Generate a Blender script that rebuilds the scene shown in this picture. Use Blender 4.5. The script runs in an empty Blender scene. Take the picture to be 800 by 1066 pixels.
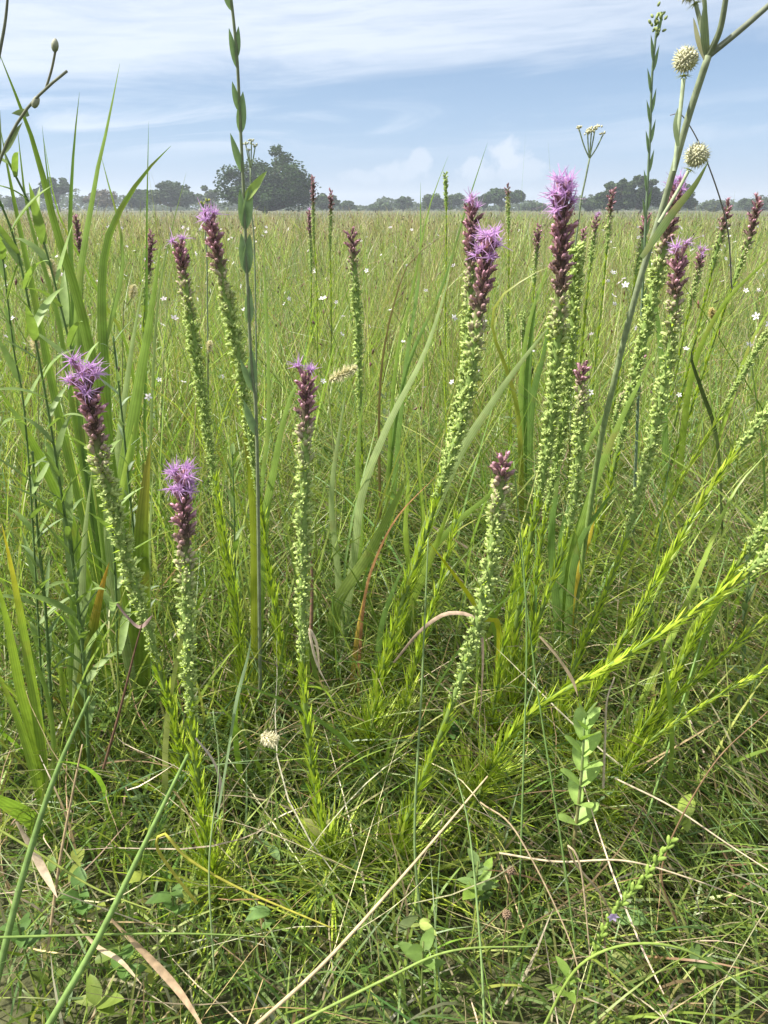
import bpy, math
import numpy as np
from mathutils import Vector

RNG = np.random.default_rng(11)
SC = bpy.context.scene
COL = SC.collection
PI = math.pi
GA = 2.39996

# ------------------------------------------------------------------ camera maths (photo 800 x 1066)
H = 0.90
F = 770.0
HOR = 216.0
PITCH = math.atan((533 - HOR) / F)
CP, SP = math.cos(PITCH), math.sin(PITCH)


def ray(px, py):
    x = (px - 400.0) / F
    y = (533.0 - py) / F
    return np.array([x, CP + y * SP, -SP + y * CP])


def P(px, py, Y):
    d = ray(px, py)
    return np.array([0, 0, H]) + d * (Y / d[1])


def PZ(px, py, z):
    d = ray(px, py)
    return np.array([0, 0, H]) + d * ((z - H) / d[2])


def ground_y(py):
    return PZ(400, py, 0.0)[1]


def ground_py(Y):
    k = -H / Y
    # (-SP + y CP) = k (CP + y SP)
    y = (k * CP + SP) / (CP - k * SP)
    return 533.0 - y * F


def unit(v):
    v = np.asarray(v, float)
    return v / np.maximum(np.linalg.norm(v, axis=-1, keepdims=True), 1e-9)


def spline(pts, n):
    """Catmull-Rom through pts (rows of any width), resampled by arc length to n rows."""
    p = np.asarray(pts, float)
    if len(p) == 2:
        t = np.linspace(0, 1, n)[:, None]
        return p[0] * (1 - t) + p[1] * t
    q = np.vstack([2 * p[0] - p[1], p, 2 * p[-1] - p[-2]])
    out = []
    for i in range(1, len(q) - 2):
        t = np.linspace(0, 1, 24, endpoint=False)[:, None]
        a, b, c, d = q[i - 1], q[i], q[i + 1], q[i + 2]
        out.append(0.5 * (2 * b + (c - a) * t + (2 * a - 5 * b + 4 * c - d) * t ** 2 + (3 * b - a - 3 * c + d) * t ** 3))
    o = np.vstack(out + [p[-1:]])
    s = np.concatenate([[0], np.cumsum(np.linalg.norm(np.diff(o, axis=0), axis=1))])
    u = np.linspace(0, s[-1], n)
    return np.stack([np.interp(u, s, o[:, k]) for k in range(o.shape[1])], 1)


def perp(ax):
    """two unit vectors square to each row of ax"""
    ax = unit(ax)
    ref = np.where(np.abs(ax[..., 2:3]) < 0.9, np.array([0, 0, 1.0]), np.array([1.0, 0, 0]))
    a = unit(np.cross(ax, ref))
    return a, np.cross(ax, a)


# ------------------------------------------------------------------ mesh collector
class MB:
    def __init__(self):
        self.v, self.c, self.t, self.q, self.tri, self.n = [], [], [], [], [], 0

    def add(self, v, c, t, quads, tris=None):
        v = np.asarray(v, float).reshape(-1, 3)
        c = np.broadcast_to(np.asarray(c, float), v.shape)
        t = np.broadcast_to(np.asarray(t, float), v.shape)
        self.v.append(v); self.c.append(c); self.t.append(t)
        if quads is not None and len(quads):
            self.q.append(np.asarray(quads, np.int64) + self.n)
        if tris is not None and len(tris):
            self.tri.append(np.asarray(tris, np.int64) + self.n)
        self.n += len(v)

    def ribbons(self, Pn, W, S, C, fold=0.0, N=None):
        """Pn (B,K,3) centre lines, W (B,K) full widths, S (B,K,3) side vectors, C (B,3) or (B,K,3)."""
        B, K, _ = Pn.shape
        if C.ndim == 2:
            C = np.repeat(C[:, None], K, 1)
        h = (W / 2)[..., None] * S
        if fold:
            M = 3
            nrm = N if N is not None else unit(np.cross(S, np.gradient(Pn, axis=1)))
            v = np.stack([Pn - h + nrm * (W * fold)[..., None], Pn, Pn + h + nrm * (W * fold)[..., None]], 2)
        else:
            M = 2
            v = np.stack([Pn - h, Pn + h], 2)
        cc = np.repeat(C[:, :, None], M, 2)
        tt = np.zeros((B, K, M, 3))
        tt[..., 0] = np.linspace(-1, 1, M)
        tt[..., 1] = np.linspace(0, 1, K)[None, :, None]
        tt[..., 2] = RNG.random((B, 1, 1))
        b, k, m = np.meshgrid(np.arange(B), np.arange(K - 1), np.arange(M - 1), indexing='ij')
        i = (b * K + k) * M + m
        q = np.stack([i, i + 1, i + M + 1, i + M], -1).reshape(-1, 4)
        self.add(v, cc.reshape(-1, 3), tt.reshape(-1, 3), q)

    def ribbon(self, pts, widths, side, color, fold=0.0):
        pts = np.asarray(pts, float)
        K = len(pts)
        side = np.broadcast_to(np.asarray(side, float), pts.shape)
        tg = unit(np.gradient(pts, axis=0))
        side = unit(side - (side * tg).sum(1, keepdims=True) * tg)
        c = np.broadcast_to(np.asarray(color, float), (K, 3))
        self.ribbons(pts[None], np.asarray(widths, float)[None], side[None], c[None], fold)

    def tube(self, pts, radii, color, n=6, cap=True):
        pts = np.asarray(pts, float)
        K = len(pts)
        r = np.broadcast_to(np.asarray(radii, float), (K,))
        tg = unit(np.gradient(pts, axis=0))
        a = perp(tg[0])[0]
        A = np.zeros((K, 3))
        for i in range(K):
            a = unit(a - (a @ tg[i]) * tg[i])
            A[i] = a
        Bv = np.cross(tg, A)
        th = np.linspace(0, 2 * PI, n, endpoint=False)
        v = pts[:, None] + r[:, None, None] * (np.cos(th)[None, :, None] * A[:, None] + np.sin(th)[None, :, None] * Bv[:, None])
        c = np.broadcast_to(np.asarray(color, float), (K, 3))
        tt = np.zeros((K, n, 3)); tt[..., 0] = th / PI - 1; tt[..., 1] = np.linspace(0, 1, K)[:, None]
        k, m = np.meshgrid(np.arange(K - 1), np.arange(n), indexing='ij')
        i = k * n + m; j = k * n + (m + 1) % n
        q = np.stack([i, j, j + n, i + n], -1).reshape(-1, 4)
        tris = None
        if cap:
            tris = [[(K - 1) * n, (K - 1) * n + m, (K - 1) * n + m + 1] for m in range(1, n - 1)]
        self.add(v, np.repeat(c[:, None], n, 1).reshape(-1, 3), tt.reshape(-1, 3), q, tris)

    def pods(self, base, axis, length, rad, ringcol, prof, n=6):
        """many small turned bodies: base (B,3), axis (B,3), length (B), rad (B), ringcol (B,R,3), prof [(t,r)]*R"""
        B = len(base); R = len(prof)
        a, b = perp(axis)
        axis = unit(axis)
        th = np.linspace(0, 2 * PI, n, endpoint=False)
        pt = np.array([p[0] for p in prof]); pr = np.array([p[1] for p in prof])
        cen = base[:, None] + axis[:, None] * (length[:, None] * pt)[..., None]
        circ = np.cos(th)[None, :, None] * a[:, None] + np.sin(th)[None, :, None] * b[:, None]
        v = cen[:, :, None] + (rad[:, None] * pr)[:, :, None, None] * circ[:, None]
        tt = np.zeros((B, R, n, 3)); tt[..., 1] = pt[None, :, None]; tt[..., 2] = RNG.random((B, 1, 1))
        bb, k, m = np.meshgrid(np.arange(B), np.arange(R - 1), np.arange(n), indexing='ij')
        i = (bb * R + k) * n + m; j = (bb * R + k) * n + (m + 1) % n
        q = np.stack([i, j, j + n, i + n], -1).reshape(-1, 4)
        bb, m = np.meshgrid(np.arange(B), np.arange(1, n - 1), indexing='ij')
        o = (bb * R + R - 1) * n
        tr = np.stack([o, o + m, o + m + 1], -1).reshape(-1, 3)
        self.add(v, np.repeat(ringcol[:, :, None], n, 2).reshape(-1, 3), tt.reshape(-1, 3), q, tr)

    def mesh(self, name, mat, origin=(0, 0, 0)):
        v = np.vstack(self.v) - np.asarray(origin)
        me = bpy.data.meshes.new(name)
        q = np.vstack(self.q) if self.q else np.zeros((0, 4), np.int64)
        t = np.vstack(self.tri) if self.tri else np.zeros((0, 3), np.int64)
        loops = np.concatenate([q.ravel(), t.ravel()])
        starts = np.concatenate([np.arange(len(q)) * 4, len(q) * 4 + np.arange(len(t)) * 3])
        me.vertices.add(len(v)); me.vertices.foreach_set('co', v.astype(np.float32).ravel())
        me.loops.add(len(loops)); me.loops.foreach_set('vertex_index', loops.astype(np.int32))
        me.polygons.add(len(starts)); me.polygons.foreach_set('loop_start', starts.astype(np.int32))
        me.polygons.foreach_set('use_smooth', np.ones(len(starts), bool))
        c = np.ones((len(v), 4), np.float32); c[:, :3] = np.clip(np.vstack(self.c), 0, 1)
        me.attributes.new('Col', 'FLOAT_COLOR', 'POINT').data.foreach_set('color', c.ravel())
        me.attributes.new('strip', 'FLOAT_VECTOR', 'POINT').data.foreach_set('vector', np.vstack(self.t).astype(np.float32).ravel())
        me.materials.append(mat)
        me.update(calc_edges=True)
        return me

    def build(self, name, mat, parent=None, origin=None):
        if origin is None:
            origin = tuple(parent.location) if parent is not None else (0, 0, 0)
            if parent is not None and parent.parent is not None:
                origin = tuple(parent.parent.location)
        o = bpy.data.objects.new(name, self.mesh(name, mat, origin))
        COL.objects.link(o)
        if parent is not None:
            o.parent = parent
        else:
            o.location = origin
        return o


def tag(o, label=None, cat=None, group=None, kind=None):
    if label: o['label'] = label
    if cat: o['category'] = cat
    if group: o['group'] = group
    if kind: o['kind'] = kind
    return o


def thing(name, label, cat, loc, group=None):
    o = bpy.data.objects.new(name, None)
    o.empty_display_size = 0.05
    COL.objects.link(o)
    o.location = tuple(float(x) for x in loc)
    return tag(o, label, cat, group)


# ------------------------------------------------------------------ materials
def veg_mat(name, trans=0.35, rough=0.5, spec=0.3, vein=0.0, veinf=18.0, var=0.25, scale=60.0, tcol=(1.06, 1.16, 0.5), mottled=0.0):
    m = bpy.data.materials.new(name); m.use_nodes = True
    nt = m.node_tree; nt.nodes.clear(); N = nt.nodes.new; L = nt.links.new
    out = N('ShaderNodeOutputMaterial')
    at = N('ShaderNodeAttribute'); at.attribute_name = 'Col'
    st = N('ShaderNodeAttribute'); st.attribute_name = 'strip'
    geo = N('ShaderNodeTexCoord')
    nz = N('ShaderNodeTexNoise'); nz.inputs['Scale'].default_value = scale; nz.inputs['Detail'].default_value = 3
    L(geo.outputs['Object'], nz.inputs['Vector'])
    mr = N('ShaderNodeMapRange'); mr.inputs[1].default_value = 0.3; mr.inputs[2].default_value = 0.7
    mr.inputs[3].default_value = 1 - var; mr.inputs[4].default_value = 1 + var
    L(nz.outputs['Fac'], mr.inputs[0])
    val = mr.outputs[0]
    if vein:
        sep = N('ShaderNodeSeparateXYZ'); L(st.outputs['Vector'], sep.inputs[0])
        mu = N('ShaderNodeMath'); mu.operation = 'MULTIPLY'; mu.inputs[1].default_value = veinf; L(sep.outputs[0], mu.inputs[0])
        sn = N('ShaderNodeMath'); sn.operation = 'COSINE'; L(mu.outputs[0], sn.inputs[0])
        ma = N('ShaderNodeMath'); ma.operation = 'MULTIPLY_ADD'; ma.inputs[1].default_value = vein; ma.inputs[2].default_value = 1.0
        L(sn.outputs[0], ma.inputs[0])
        mm = N('ShaderNodeMath'); mm.operation = 'MULTIPLY'; L(val, mm.inputs[0]); L(ma.outputs[0], mm.inputs[1])
        val = mm.outputs[0]
    mul = N('ShaderNodeVectorMath'); mul.operation = 'SCALE'; L(at.outputs['Color'], mul.inputs[0]); L(val, mul.inputs['Scale'])
    col = mul.outputs[0]
    if mottled:
        n2 = N('ShaderNodeTexNoise'); n2.inputs['Scale'].default_value = scale * 0.35; n2.inputs['Detail'].default_value = 4
        L(geo.outputs['Object'], n2.inputs['Vector'])
        r2 = N('ShaderNodeMapRange'); r2.inputs[1].default_value = 0.58; r2.inputs[2].default_value = 0.72
        r2.inputs[3].default_value = 0.0; r2.inputs[4].default_value = mottled
        L(n2.outputs['Fac'], r2.inputs[0])
        mx = N('ShaderNodeMixRGB'); mx.inputs[2].default_value = (0.27, 0.20, 0.07, 1)
        L(r2.outputs[0], mx.inputs[0]); L(col, mx.inputs[1]); col = mx.outputs[0]
    pr = N('ShaderNodeBsdfPrincipled'); L(col, pr.inputs['Base Color'])
    pr.inputs['Roughness'].default_value = rough
    pr.inputs['Specular IOR Level'].default_value = spec
    if trans > 0:
        tm = N('ShaderNodeVectorMath'); tm.operation = 'MULTIPLY'; tm.inputs[1].default_value = tcol; L(col, tm.inputs[0])
        tr = N('ShaderNodeBsdfTranslucent'); L(tm.outputs[0], tr.inputs['Color'])
        mix = N('ShaderNodeMixShader'); mix.inputs[0].default_value = trans
        L(pr.outputs[0], mix.inputs[1]); L(tr.outputs[0], mix.inputs[2]); L(mix.outputs[0], out.inputs['Surface'])
    else:
        L(pr.outputs[0], out.inputs['Surface'])
    return m


M_GRASS = veg_mat('grass_blades', trans=0.38, rough=0.42, spec=0.4, var=0.2, scale=40)
M_BROAD = veg_mat('broad_grass_leaf', trans=0.42, rough=0.4, spec=0.4, vein=0.13, veinf=13, var=0.16, scale=45, mottled=0.45)
M_LEAF = veg_mat('herb_leaf', trans=0.35, rough=0.5, spec=0.35, var=0.2, scale=90)
M_LIAT = veg_mat('needle_leaf', trans=0.32, rough=0.45, spec=0.35, var=0.15, scale=60)
M_STEM = veg_mat('green_stem', trans=0.0, rough=0.6, spec=0.12, var=0.2, scale=120)
M_BUD = veg_mat('bud_bracts', trans=0.15, rough=0.7, spec=0.15, var=0.25, scale=300)
M_PETAL = veg_mat('petal', trans=0.4, rough=0.6, spec=0.1, var=0.12, scale=200, tcol=(1.1, 1.0, 1.1))
M_DRY = veg_mat('dry_straw', trans=0.12, rough=0.6, spec=0.2, var=0.3, scale=120, tcol=(1.1, 1.0, 0.8))
M_BARK = veg_mat('bark', trans=0.0, rough=0.9, spec=0.1, var=0.4, scale=2.0)
M_TREE = veg_mat('tree_leaf', trans=0.25, rough=0.6, spec=0.15, var=0.25, scale=0.6, tcol=(1.1, 1.1, 0.6))

GREENS = np.array([[0.19, 0.275, 0.05], [0.26, 0.34, 0.065], [0.115, 0.195, 0.045], [0.33, 0.38, 0.115], [0.17, 0.265, 0.09]])
STRAWS = np.array([[0.42, 0.36, 0.22], [0.34, 0.27, 0.15], [0.50, 0.45, 0.31], [0.24, 0.17, 0.09]])


# ------------------------------------------------------------------ world, sun, camera, haze
SUN_DIR = unit(np.array([-0.82, -0.08, 1.0]))
SUN_EL = math.asin(SUN_DIR[2]); SUN_AZ = math.atan2(SUN_DIR[0], SUN_DIR[1])


def make_world():
    w = bpy.data.worlds.new('World'); SC.world = w; w.use_nodes = True
    nt = w.node_tree; nt.nodes.clear(); N = nt.nodes.new; L = nt.links.new

    def math_(op, a, b=None, c=None):
        n = N('ShaderNodeMath'); n.operation = op
        for i, x in enumerate((a, b, c)):
            if x is None: continue
            if isinstance(x, (int, float)): n.inputs[i].default_value = x
            else: L(x, n.inputs[i])
        return n.outputs[0]

    def smooth(x, lo, hi, a=0.0, b=1.0):
        n = N('ShaderNodeMapRange'); n.interpolation_type = 'SMOOTHSTEP'
        n.inputs[1].default_value = lo; n.inputs[2].default_value = hi; n.inputs[3].default_value = a; n.inputs[4].default_value = b
        L(x, n.inputs[0]); return n.outputs[0]

    def noise(vec, scale, detail=5, rough=0.55, dist=0.0):
        n = N('ShaderNodeTexNoise'); n.inputs['Scale'].default_value = scale; n.inputs['Detail'].default_value = detail
        n.inputs['Roughness'].default_value = rough; n.inputs['Distortion'].default_value = dist
        L(vec, n.inputs['Vector']); return n.outputs['Fac']

    def comb(x, y, z=0.0):
        n = N('ShaderNodeCombineXYZ')
        for i, k in enumerate((x, y, z)):
            if isinstance(k, (int, float)): n.inputs[i].default_value = k
            else: L(k, n.inputs[i])
        return n.outputs[0]

    sky = N('ShaderNodeTexSky'); sky.sky_type = 'NISHITA'; sky.sun_disc = False
    sky.sun_elevation = SUN_EL; sky.sun_rotation = SUN_AZ
    sky.air_density = 1.0; sky.dust_density = 0.3; sky.ozone_density = 3.0
    tc = N('ShaderNodeTexCoord'); sep = N('ShaderNodeSeparateXYZ'); L(tc.outputs['Generated'], sep.inputs[0])
    az = math_('ARCTAN2', sep.outputs[0], sep.outputs[1])
    el = math_('ARCSINE', sep.outputs[2])
    # cirrus: long streaks, slightly tilted, softer towards the east
    tilt = math_('MULTIPLY_ADD', az, -0.06, el)
    v1 = comb(math_('MULTIPLY', az, 2.2), math_('MULTIPLY', tilt, 17.0), 3.1)
    v2 = comb(math_('MULTIPLY', az, 5.0), math_('MULTIPLY', tilt, 52.0), 8.3)
    n1 = noise(v1, 1.6, 7, 0.6, 0.8)
    n2 = noise(v2, 1.5, 6, 0.62, 0.5)
    # the thick bank high up, its lower edge lifting towards +x
    edge = math_('MULTIPLY_ADD', az, 0.055, 0.140)
    d = math_('SUBTRACT', el, edge)
    d = math_('MULTIPLY_ADD', math_('SUBTRACT', n1, 0.5), 0.07, d)
    bank = smooth(d, -0.012, 0.035)
    bank = math_('MULTIPLY', bank, smooth(n2, 0.25, 0.62, 0.68, 1.0))
    bank = math_('MULTIPLY', bank, smooth(az, -0.1, 0.5, 1.0, 0.62))
    # thin lower veil, west half
    low = math_('MULTIPLY', smooth(el, 0.045, 0.085), smooth(el, 0.135, 0.09))
    low = math_('MULTIPLY', low, smooth(n1, 0.42, 0.66))
    low = math_('MULTIPLY', low, smooth(az, 0.05, -0.3, 0.35, 0.9))
    streak = math_('MULTIPLY', smooth(n2, 0.56, 0.80), math_('MULTIPLY', smooth(el, 0.03, 0.07), 0.13))
    over = math_('MULTIPLY', smooth(el, 0.28, 0.5), smooth(n1, 0.25, 0.55, 0.55, 0.95))  # bright cloud cover overhead, out of view, added as fill light
    cirrus = math_('MAXIMUM', math_('MAXIMUM', bank, low), streak)
    # cumulus heads near the horizon
    wv = comb(az, el, 0.0)
    cn = noise(wv, 26.0, 6, 0.6)
    cn2 = noise(wv, 70.0, 4, 0.6)
    tot = None
    for (ca, ce, ra, re, k) in ((0.150, 0.058, 0.030, 0.026, 1.0), (0.115, 0.040, 0.035, 0.020, 0.8), (0.165, 0.040, 0.05, 0.018, .7), (0.045, 0.052, 0.018, 0.018, 0.75),
                                (0.02, 0.040, 0.04, 0.018, 0.7), (-0.03, 0.034, 0.04, 0.012, 0.6)):
        da = math_('DIVIDE', math_('SUBTRACT', az, ca), ra); de = math_('DIVIDE', math_('SUBTRACT', el, ce), re)
        r2 = math_('ADD', math_('MULTIPLY', da, da), math_('MULTIPLY', de, de))
        r2 = math_('MULTIPLY_ADD', math_('SUBTRACT', cn, 0.5), 2.6, r2)
        r2 = math_('MULTIPLY_ADD', math_('SUBTRACT', cn2, 0.5), 0.9, r2)
        b = math_('MULTIPLY', smooth(r2, 0.75, 0.15), k)
        tot = b if tot is None else math_('MAXIMUM', tot, b)
    cum = math_('MULTIPLY', math_('MULTIPLY', tot, smooth(el, 0.010, 0.050)), 0.6)
    veil = smooth(el, 0.22, -0.01, 0.25, 0.62)      # milky air low down
    cl3 = N('ShaderNodeMixRGB'); L(veil, cl3.inputs[0]); L(sky.outputs[0], cl3.inputs[1]); cl3.inputs[2].default_value = (3.8, 5.6, 9.2, 1)
    cl = N('ShaderNodeMixRGB'); L(math_('MULTIPLY', cirrus, 0.85), cl.inputs[0]); L(cl3.outputs[0], cl.inputs[1]); cl.inputs[2].default_value = (8.2, 8.9, 10.0, 1)
    cl2 = N('ShaderNodeMixRGB'); L(cum, cl2.inputs[0]); L(cl.outputs[0], cl2.inputs[1]); cl2.inputs[2].default_value = (7.9, 8.5, 9.5, 1)
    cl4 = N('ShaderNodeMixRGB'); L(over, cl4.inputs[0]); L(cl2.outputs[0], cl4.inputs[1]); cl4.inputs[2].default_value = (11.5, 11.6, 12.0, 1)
    bg = N('ShaderNodeBackground'); bg.inputs['Strength'].default_value = 0.05
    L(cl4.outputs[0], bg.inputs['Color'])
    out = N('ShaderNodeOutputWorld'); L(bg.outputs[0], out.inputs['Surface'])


make_world()

sd = bpy.data.lights.new('sun', 'SUN'); sd.energy = 4.5; sd.angle = math.radians(1.2); sd.color = (1.0, 0.94, 0.84)
so = bpy.data.objects.new('sun', sd); COL.objects.link(so); so.location = (-6, 3, 9)
so.rotation_euler = Vector(tuple(-SUN_DIR)).to_track_quat('-Z', 'Y').to_euler()

cd = bpy.data.cameras.new('camera'); co = bpy.data.objects.new('camera', cd); COL.objects.link(co)
cd.sensor_fit = 'VERTICAL'; cd.sensor_height = 36.0; cd.sensor_width = 27.0
cd.lens = 36.0 * F / 1066.0
cd.clip_start = 0.02; cd.clip_end = 6000
co.location = (0, 0, H); co.rotation_euler = (PI / 2 - PITCH, 0, 0)
SC.camera = co
SC.view_settings.view_transform = 'Standard'; SC.view_settings.look = 'None'
SC.view_settings.exposure = 1.17; SC.view_settings.gamma = 1.0; SC.view_settings.use_curve_mapping = False
SC.render.engine = 'CYCLES'
SC.cycles.use_denoising = True
try:
    SC.cycles.denoiser = 'OPENIMAGEDENOISE'; SC.cycles.denoising_prefilter = 'ACCURATE'; SC.cycles.denoising_input_passes = 'RGB_ALBEDO_NORMAL'
except Exception:
    pass
SC.cycles.max_bounces = 6; SC.cycles.diffuse_bounces = 3; SC.cycles.glossy_bounces = 2; SC.cycles.transmission_bounces = 3; SC.cycles.volume_bounces = 0
SC.cycles.transparent_max_bounces = 8; SC.cycles.caustics_reflective = False; SC.cycles.caustics_refractive = False
SC.cycles.sample_clamp_indirect = 4.0


def box_mesh(name, lo, hi):
    x0, y0, z0 = lo; x1, y1, z1 = hi
    v = [(x0, y0, z0), (x1, y0, z0), (x1, y1, z0), (x0, y1, z0), (x0, y0, z1), (x1, y0, z1), (x1, y1, z1), (x0, y1, z1)]
    f = [(0, 3, 2, 1), (4, 5, 6, 7), (0, 1, 5, 4), (1, 2, 6, 5), (2, 3, 7, 6), (3, 0, 4, 7)]
    me = bpy.data.meshes.new(name); me.from_pydata(v, [], f); me.update(); return me


mh = bpy.data.materials.new('haze'); mh.use_nodes = True; nt = mh.node_tree; nt.nodes.clear()
pv = nt.nodes.new('ShaderNodeVolumePrincipled'); pv.inputs['Color'].default_value = (0.80, 0.88, 0.97, 1)
pv.inputs['Density'].default_value = 0.0011; pv.inputs['Anisotropy'].default_value = 0.2
mo = nt.nodes.new('ShaderNodeOutputMaterial'); nt.links.new(pv.outputs[0], mo.inputs['Volume'])
hz = bpy.data.objects.new('haze', box_mesh('haze', (-905, -30, -1.0), (905, 905, 15.0))); hz.data.materials.append(mh); COL.objects.link(hz)
tag(hz, 'pale blue summer haze over the meadow', kind='stuff')

# ground
mg = bpy.data.materials.new('soil'); mg.use_nodes = True; nt = mg.node_tree; N = nt.nodes.new; L = nt.links.new
bs = nt.nodes['Principled BSDF']; bs.inputs['Roughness'].default_value = 0.95
tc = N('ShaderNodeTexCoord'); n1 = N('ShaderNodeTexNoise'); n1.inputs['Scale'].default_value = 35; n1.inputs['Detail'].default_value = 8
n2 = N('ShaderNodeTexNoise'); n2.inputs['Scale'].default_value = 0.35; n2.inputs['Detail'].default_value = 5
L(tc.outputs['Object'], n1.inputs['Vector']); L(tc.outputs['Object'], n2.inputs['Vector'])
r1 = N('ShaderNodeValToRGB'); r1.color_ramp.elements[0].color = (0.016, 0.018, 0.009, 1); r1.color_ramp.elements[1].color = (0.085, 0.075, 0.04, 1)
r1.color_ramp.elements[0].position = 0.35; r1.color_ramp.elements[1].position = 0.75
L(n1.outputs['Fac'], r1.inputs[0])
r2 = N('ShaderNodeValToRGB'); r2.color_ramp.elements[0].color = (0.07, 0.10, 0.03, 1); r2.color_ramp.elements[1].color = (0.15, 0.14, 0.05, 1)
L(n2.outputs['Fac'], r2.inputs[0])
mx = N('ShaderNodeMixRGB'); mx.inputs[0].default_value = 0.45; L(r1.outputs[0], mx.inputs[1]); L(r2.outputs[0], mx.inputs[2]); L(mx.outputs[0], bs.inputs['Base Color'])
bp = N('ShaderNodeBump'); bp.inputs['Strength'].default_value = 0.6; bp.inputs['Distance'].default_value = 0.02; L(n1.outputs['Fac'], bp.inputs['Height']); L(bp.outputs[0], bs.inputs['Normal'])
me = bpy.data.meshes.new('ground')
me.from_pydata([(-900, -25, 0), (900, -25, 0), (900, 900, 0), (-900, 900, 0)], [], [(0, 1, 2, 3)]); me.update(); me.materials.append(mg)
go = bpy.data.objects.new('ground', me); COL.objects.link(go); tag(go, 'dark litter covered meadow soil under the grass', kind='structure')


# ------------------------------------------------------------------ grass
def lowfreq(x, y, s, ph):
    return (np.sin(x * s + ph) + np.sin(y * s * 1.3 + ph * 2.1) + np.sin((x + y) * s * 0.7 + ph * 3.3) + np.sin((x - 1.4 * y) * s * 1.9 + ph * 0.7)) / 4


def blades(mb, r, phi, length, width, lean0, bend, az, color, K=6, z0=0.0, tip=0.08, straight=1.0):
    """r, phi: polar root position (phi from +Y to +X); lean0: start angle from vertical; bend: total extra angle"""
    n = len(r)
    root = np.stack([r * np.sin(phi), r * np.cos(phi), np.full(n, 0.0) + z0], 1)
    t = np.linspace(0, 1, K)
    th = lean0[:, None] + bend[:, None] * t[None] ** straight
    dl = (length / (K - 1))[:, None]
    mid = (th[:, 1:] + th[:, :-1]) / 2
    hx = np.concatenate([np.zeros((n, 1)), np.cumsum(np.sin(mid) * dl, 1)], 1)
    hz_ = np.concatenate([np.zeros((n, 1)), np.cumsum(np.cos(mid) * dl, 1)], 1)
    hz_ = np.maximum(hz_, 0.004 - root[:, 2:3] * 0)
    # slight sideways meander
    side_amp = (RNG.normal(0, 0.05, n) * length)[:, None] * np.sin(t * PI * 1.3)[None]
    ca, sa = np.sin(az)[:, None], np.cos(az)[:, None]
    Pn = np.stack([root[:, 0:1] + hx * ca + side_amp * sa, root[:, 1:2] + hx * sa - side_amp * ca, root[:, 2:3] + hz_], 2)
    tw = RNG.normal(0, 0.5, n)[:, None] + RNG.normal(0, 0.9, n)[:, None] * t[None]
    s0 = np.stack([np.broadcast_to(sa, th.shape), np.broadcast_to(-ca, th.shape), np.zeros_like(th)], 2)
    nrm = np.stack([np.cos(th) * ca, np.cos(th) * sa, -np.sin(th)], 2)
    S = s0 * np.cos(tw)[..., None] + nrm * np.sin(tw)[..., None]
    prof = np.minimum(1, 0.55 + 2.0 * t) * np.clip(1 - t ** 2.2, 0, 1) + tip * t
    W = width[:, None] * prof[None]
    d = np.linalg.norm(Pn - np.array([0, 0, H]), axis=2).min(1)
    ok = d > 0.33
    mb.ribbons(Pn[ok], W[ok], S[ok], color[ok])


def pick(n, pal, jit=0.18, p=None):
    i = RNG.choice(len(pal), n, p=p)
    c = pal[i] * (1 + RNG.normal(0, jit, (n, 1))) * (1 + RNG.normal(0, 0.06, (n, 3)))
    return np.clip(c, 0.01, 0.9)


def radial(n, r0, r1, rc):
    """radii with area density flat below rc and ~1/r^2 beyond"""
    g = np.geomspace(r0, r1, 4000)
    dens = g / (1 + (g / rc) ** 2)
    cdf = np.concatenate([[0], np.cumsum((dens[1:] + dens[:-1]) / 2 * np.diff(g))])
    return np.interp(RNG.random(n) * cdf[-1], cdf, g)


WEDGE = math.radians(37)


def wedge(n, r=None):
    return RNG.uniform(-WEDGE, WEDGE, n)


# 1 short dense mat near the camera
mb = MB(); n = 8000
r = radial(n, 0.45, 4.5, 2.0); ph = wedge(n)
x = r * np.sin(ph)
c = np.where((RNG.random(n) < 0.15)[:, None], pick(n, STRAWS * 0.7), pick(n, GREENS * 0.85, p=[.3, .2, .3, .05, .15]))
blades(mb, r, ph, RNG.uniform(0.08, 0.24, n) * np.clip(0.35 + r * 0.45, 0.5, 1.2), RNG.uniform(0.0016, 0.0042, n), RNG.uniform(0, 0.9, n), RNG.uniform(0.2, 1.6, n), RNG.uniform(-PI, PI, n), c, K=6)
mb.build('short_grass', M_GRASS); tag(bpy.data.objects['short_grass'], 'short green and straw coloured grass mat between the flower stalks', kind='stuff')

# 2 long fine blades in the foreground
mb = MB(); n = 7500
r = radial(n, 0.55, 5.5, 1.6); ph = wedge(n); x = r * np.sin(ph)
right = np.clip(x / 0.5, -1, 1)
az = np.where(RNG.random(n) < 0.55, RNG.normal(-0.5, 0.8, n) * 1.0 + np.where(right > 0, -0.9, 0.5), RNG.uniform(-PI, PI, n))
c = np.where((RNG.random(n) < 0.11)[:, None], pick(n, STRAWS), pick(n, GREENS, p=[.28, .28, .14, .18, .12]))
ln = RNG.uniform(0.20, 0.52, n) * np.clip(-0.18 + r * 0.76, 0.36, 1.25)
bend = np.abs(RNG.normal(0.75, 0.5, n)) * np.where(right > 0.2, 1.45, 1.0)
blades(mb, r, ph, ln, RNG.uniform(0.0018, 0.0052, n), np.abs(RNG.normal(0.3, 0.35, n)), bend, az, c, K=9)
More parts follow.
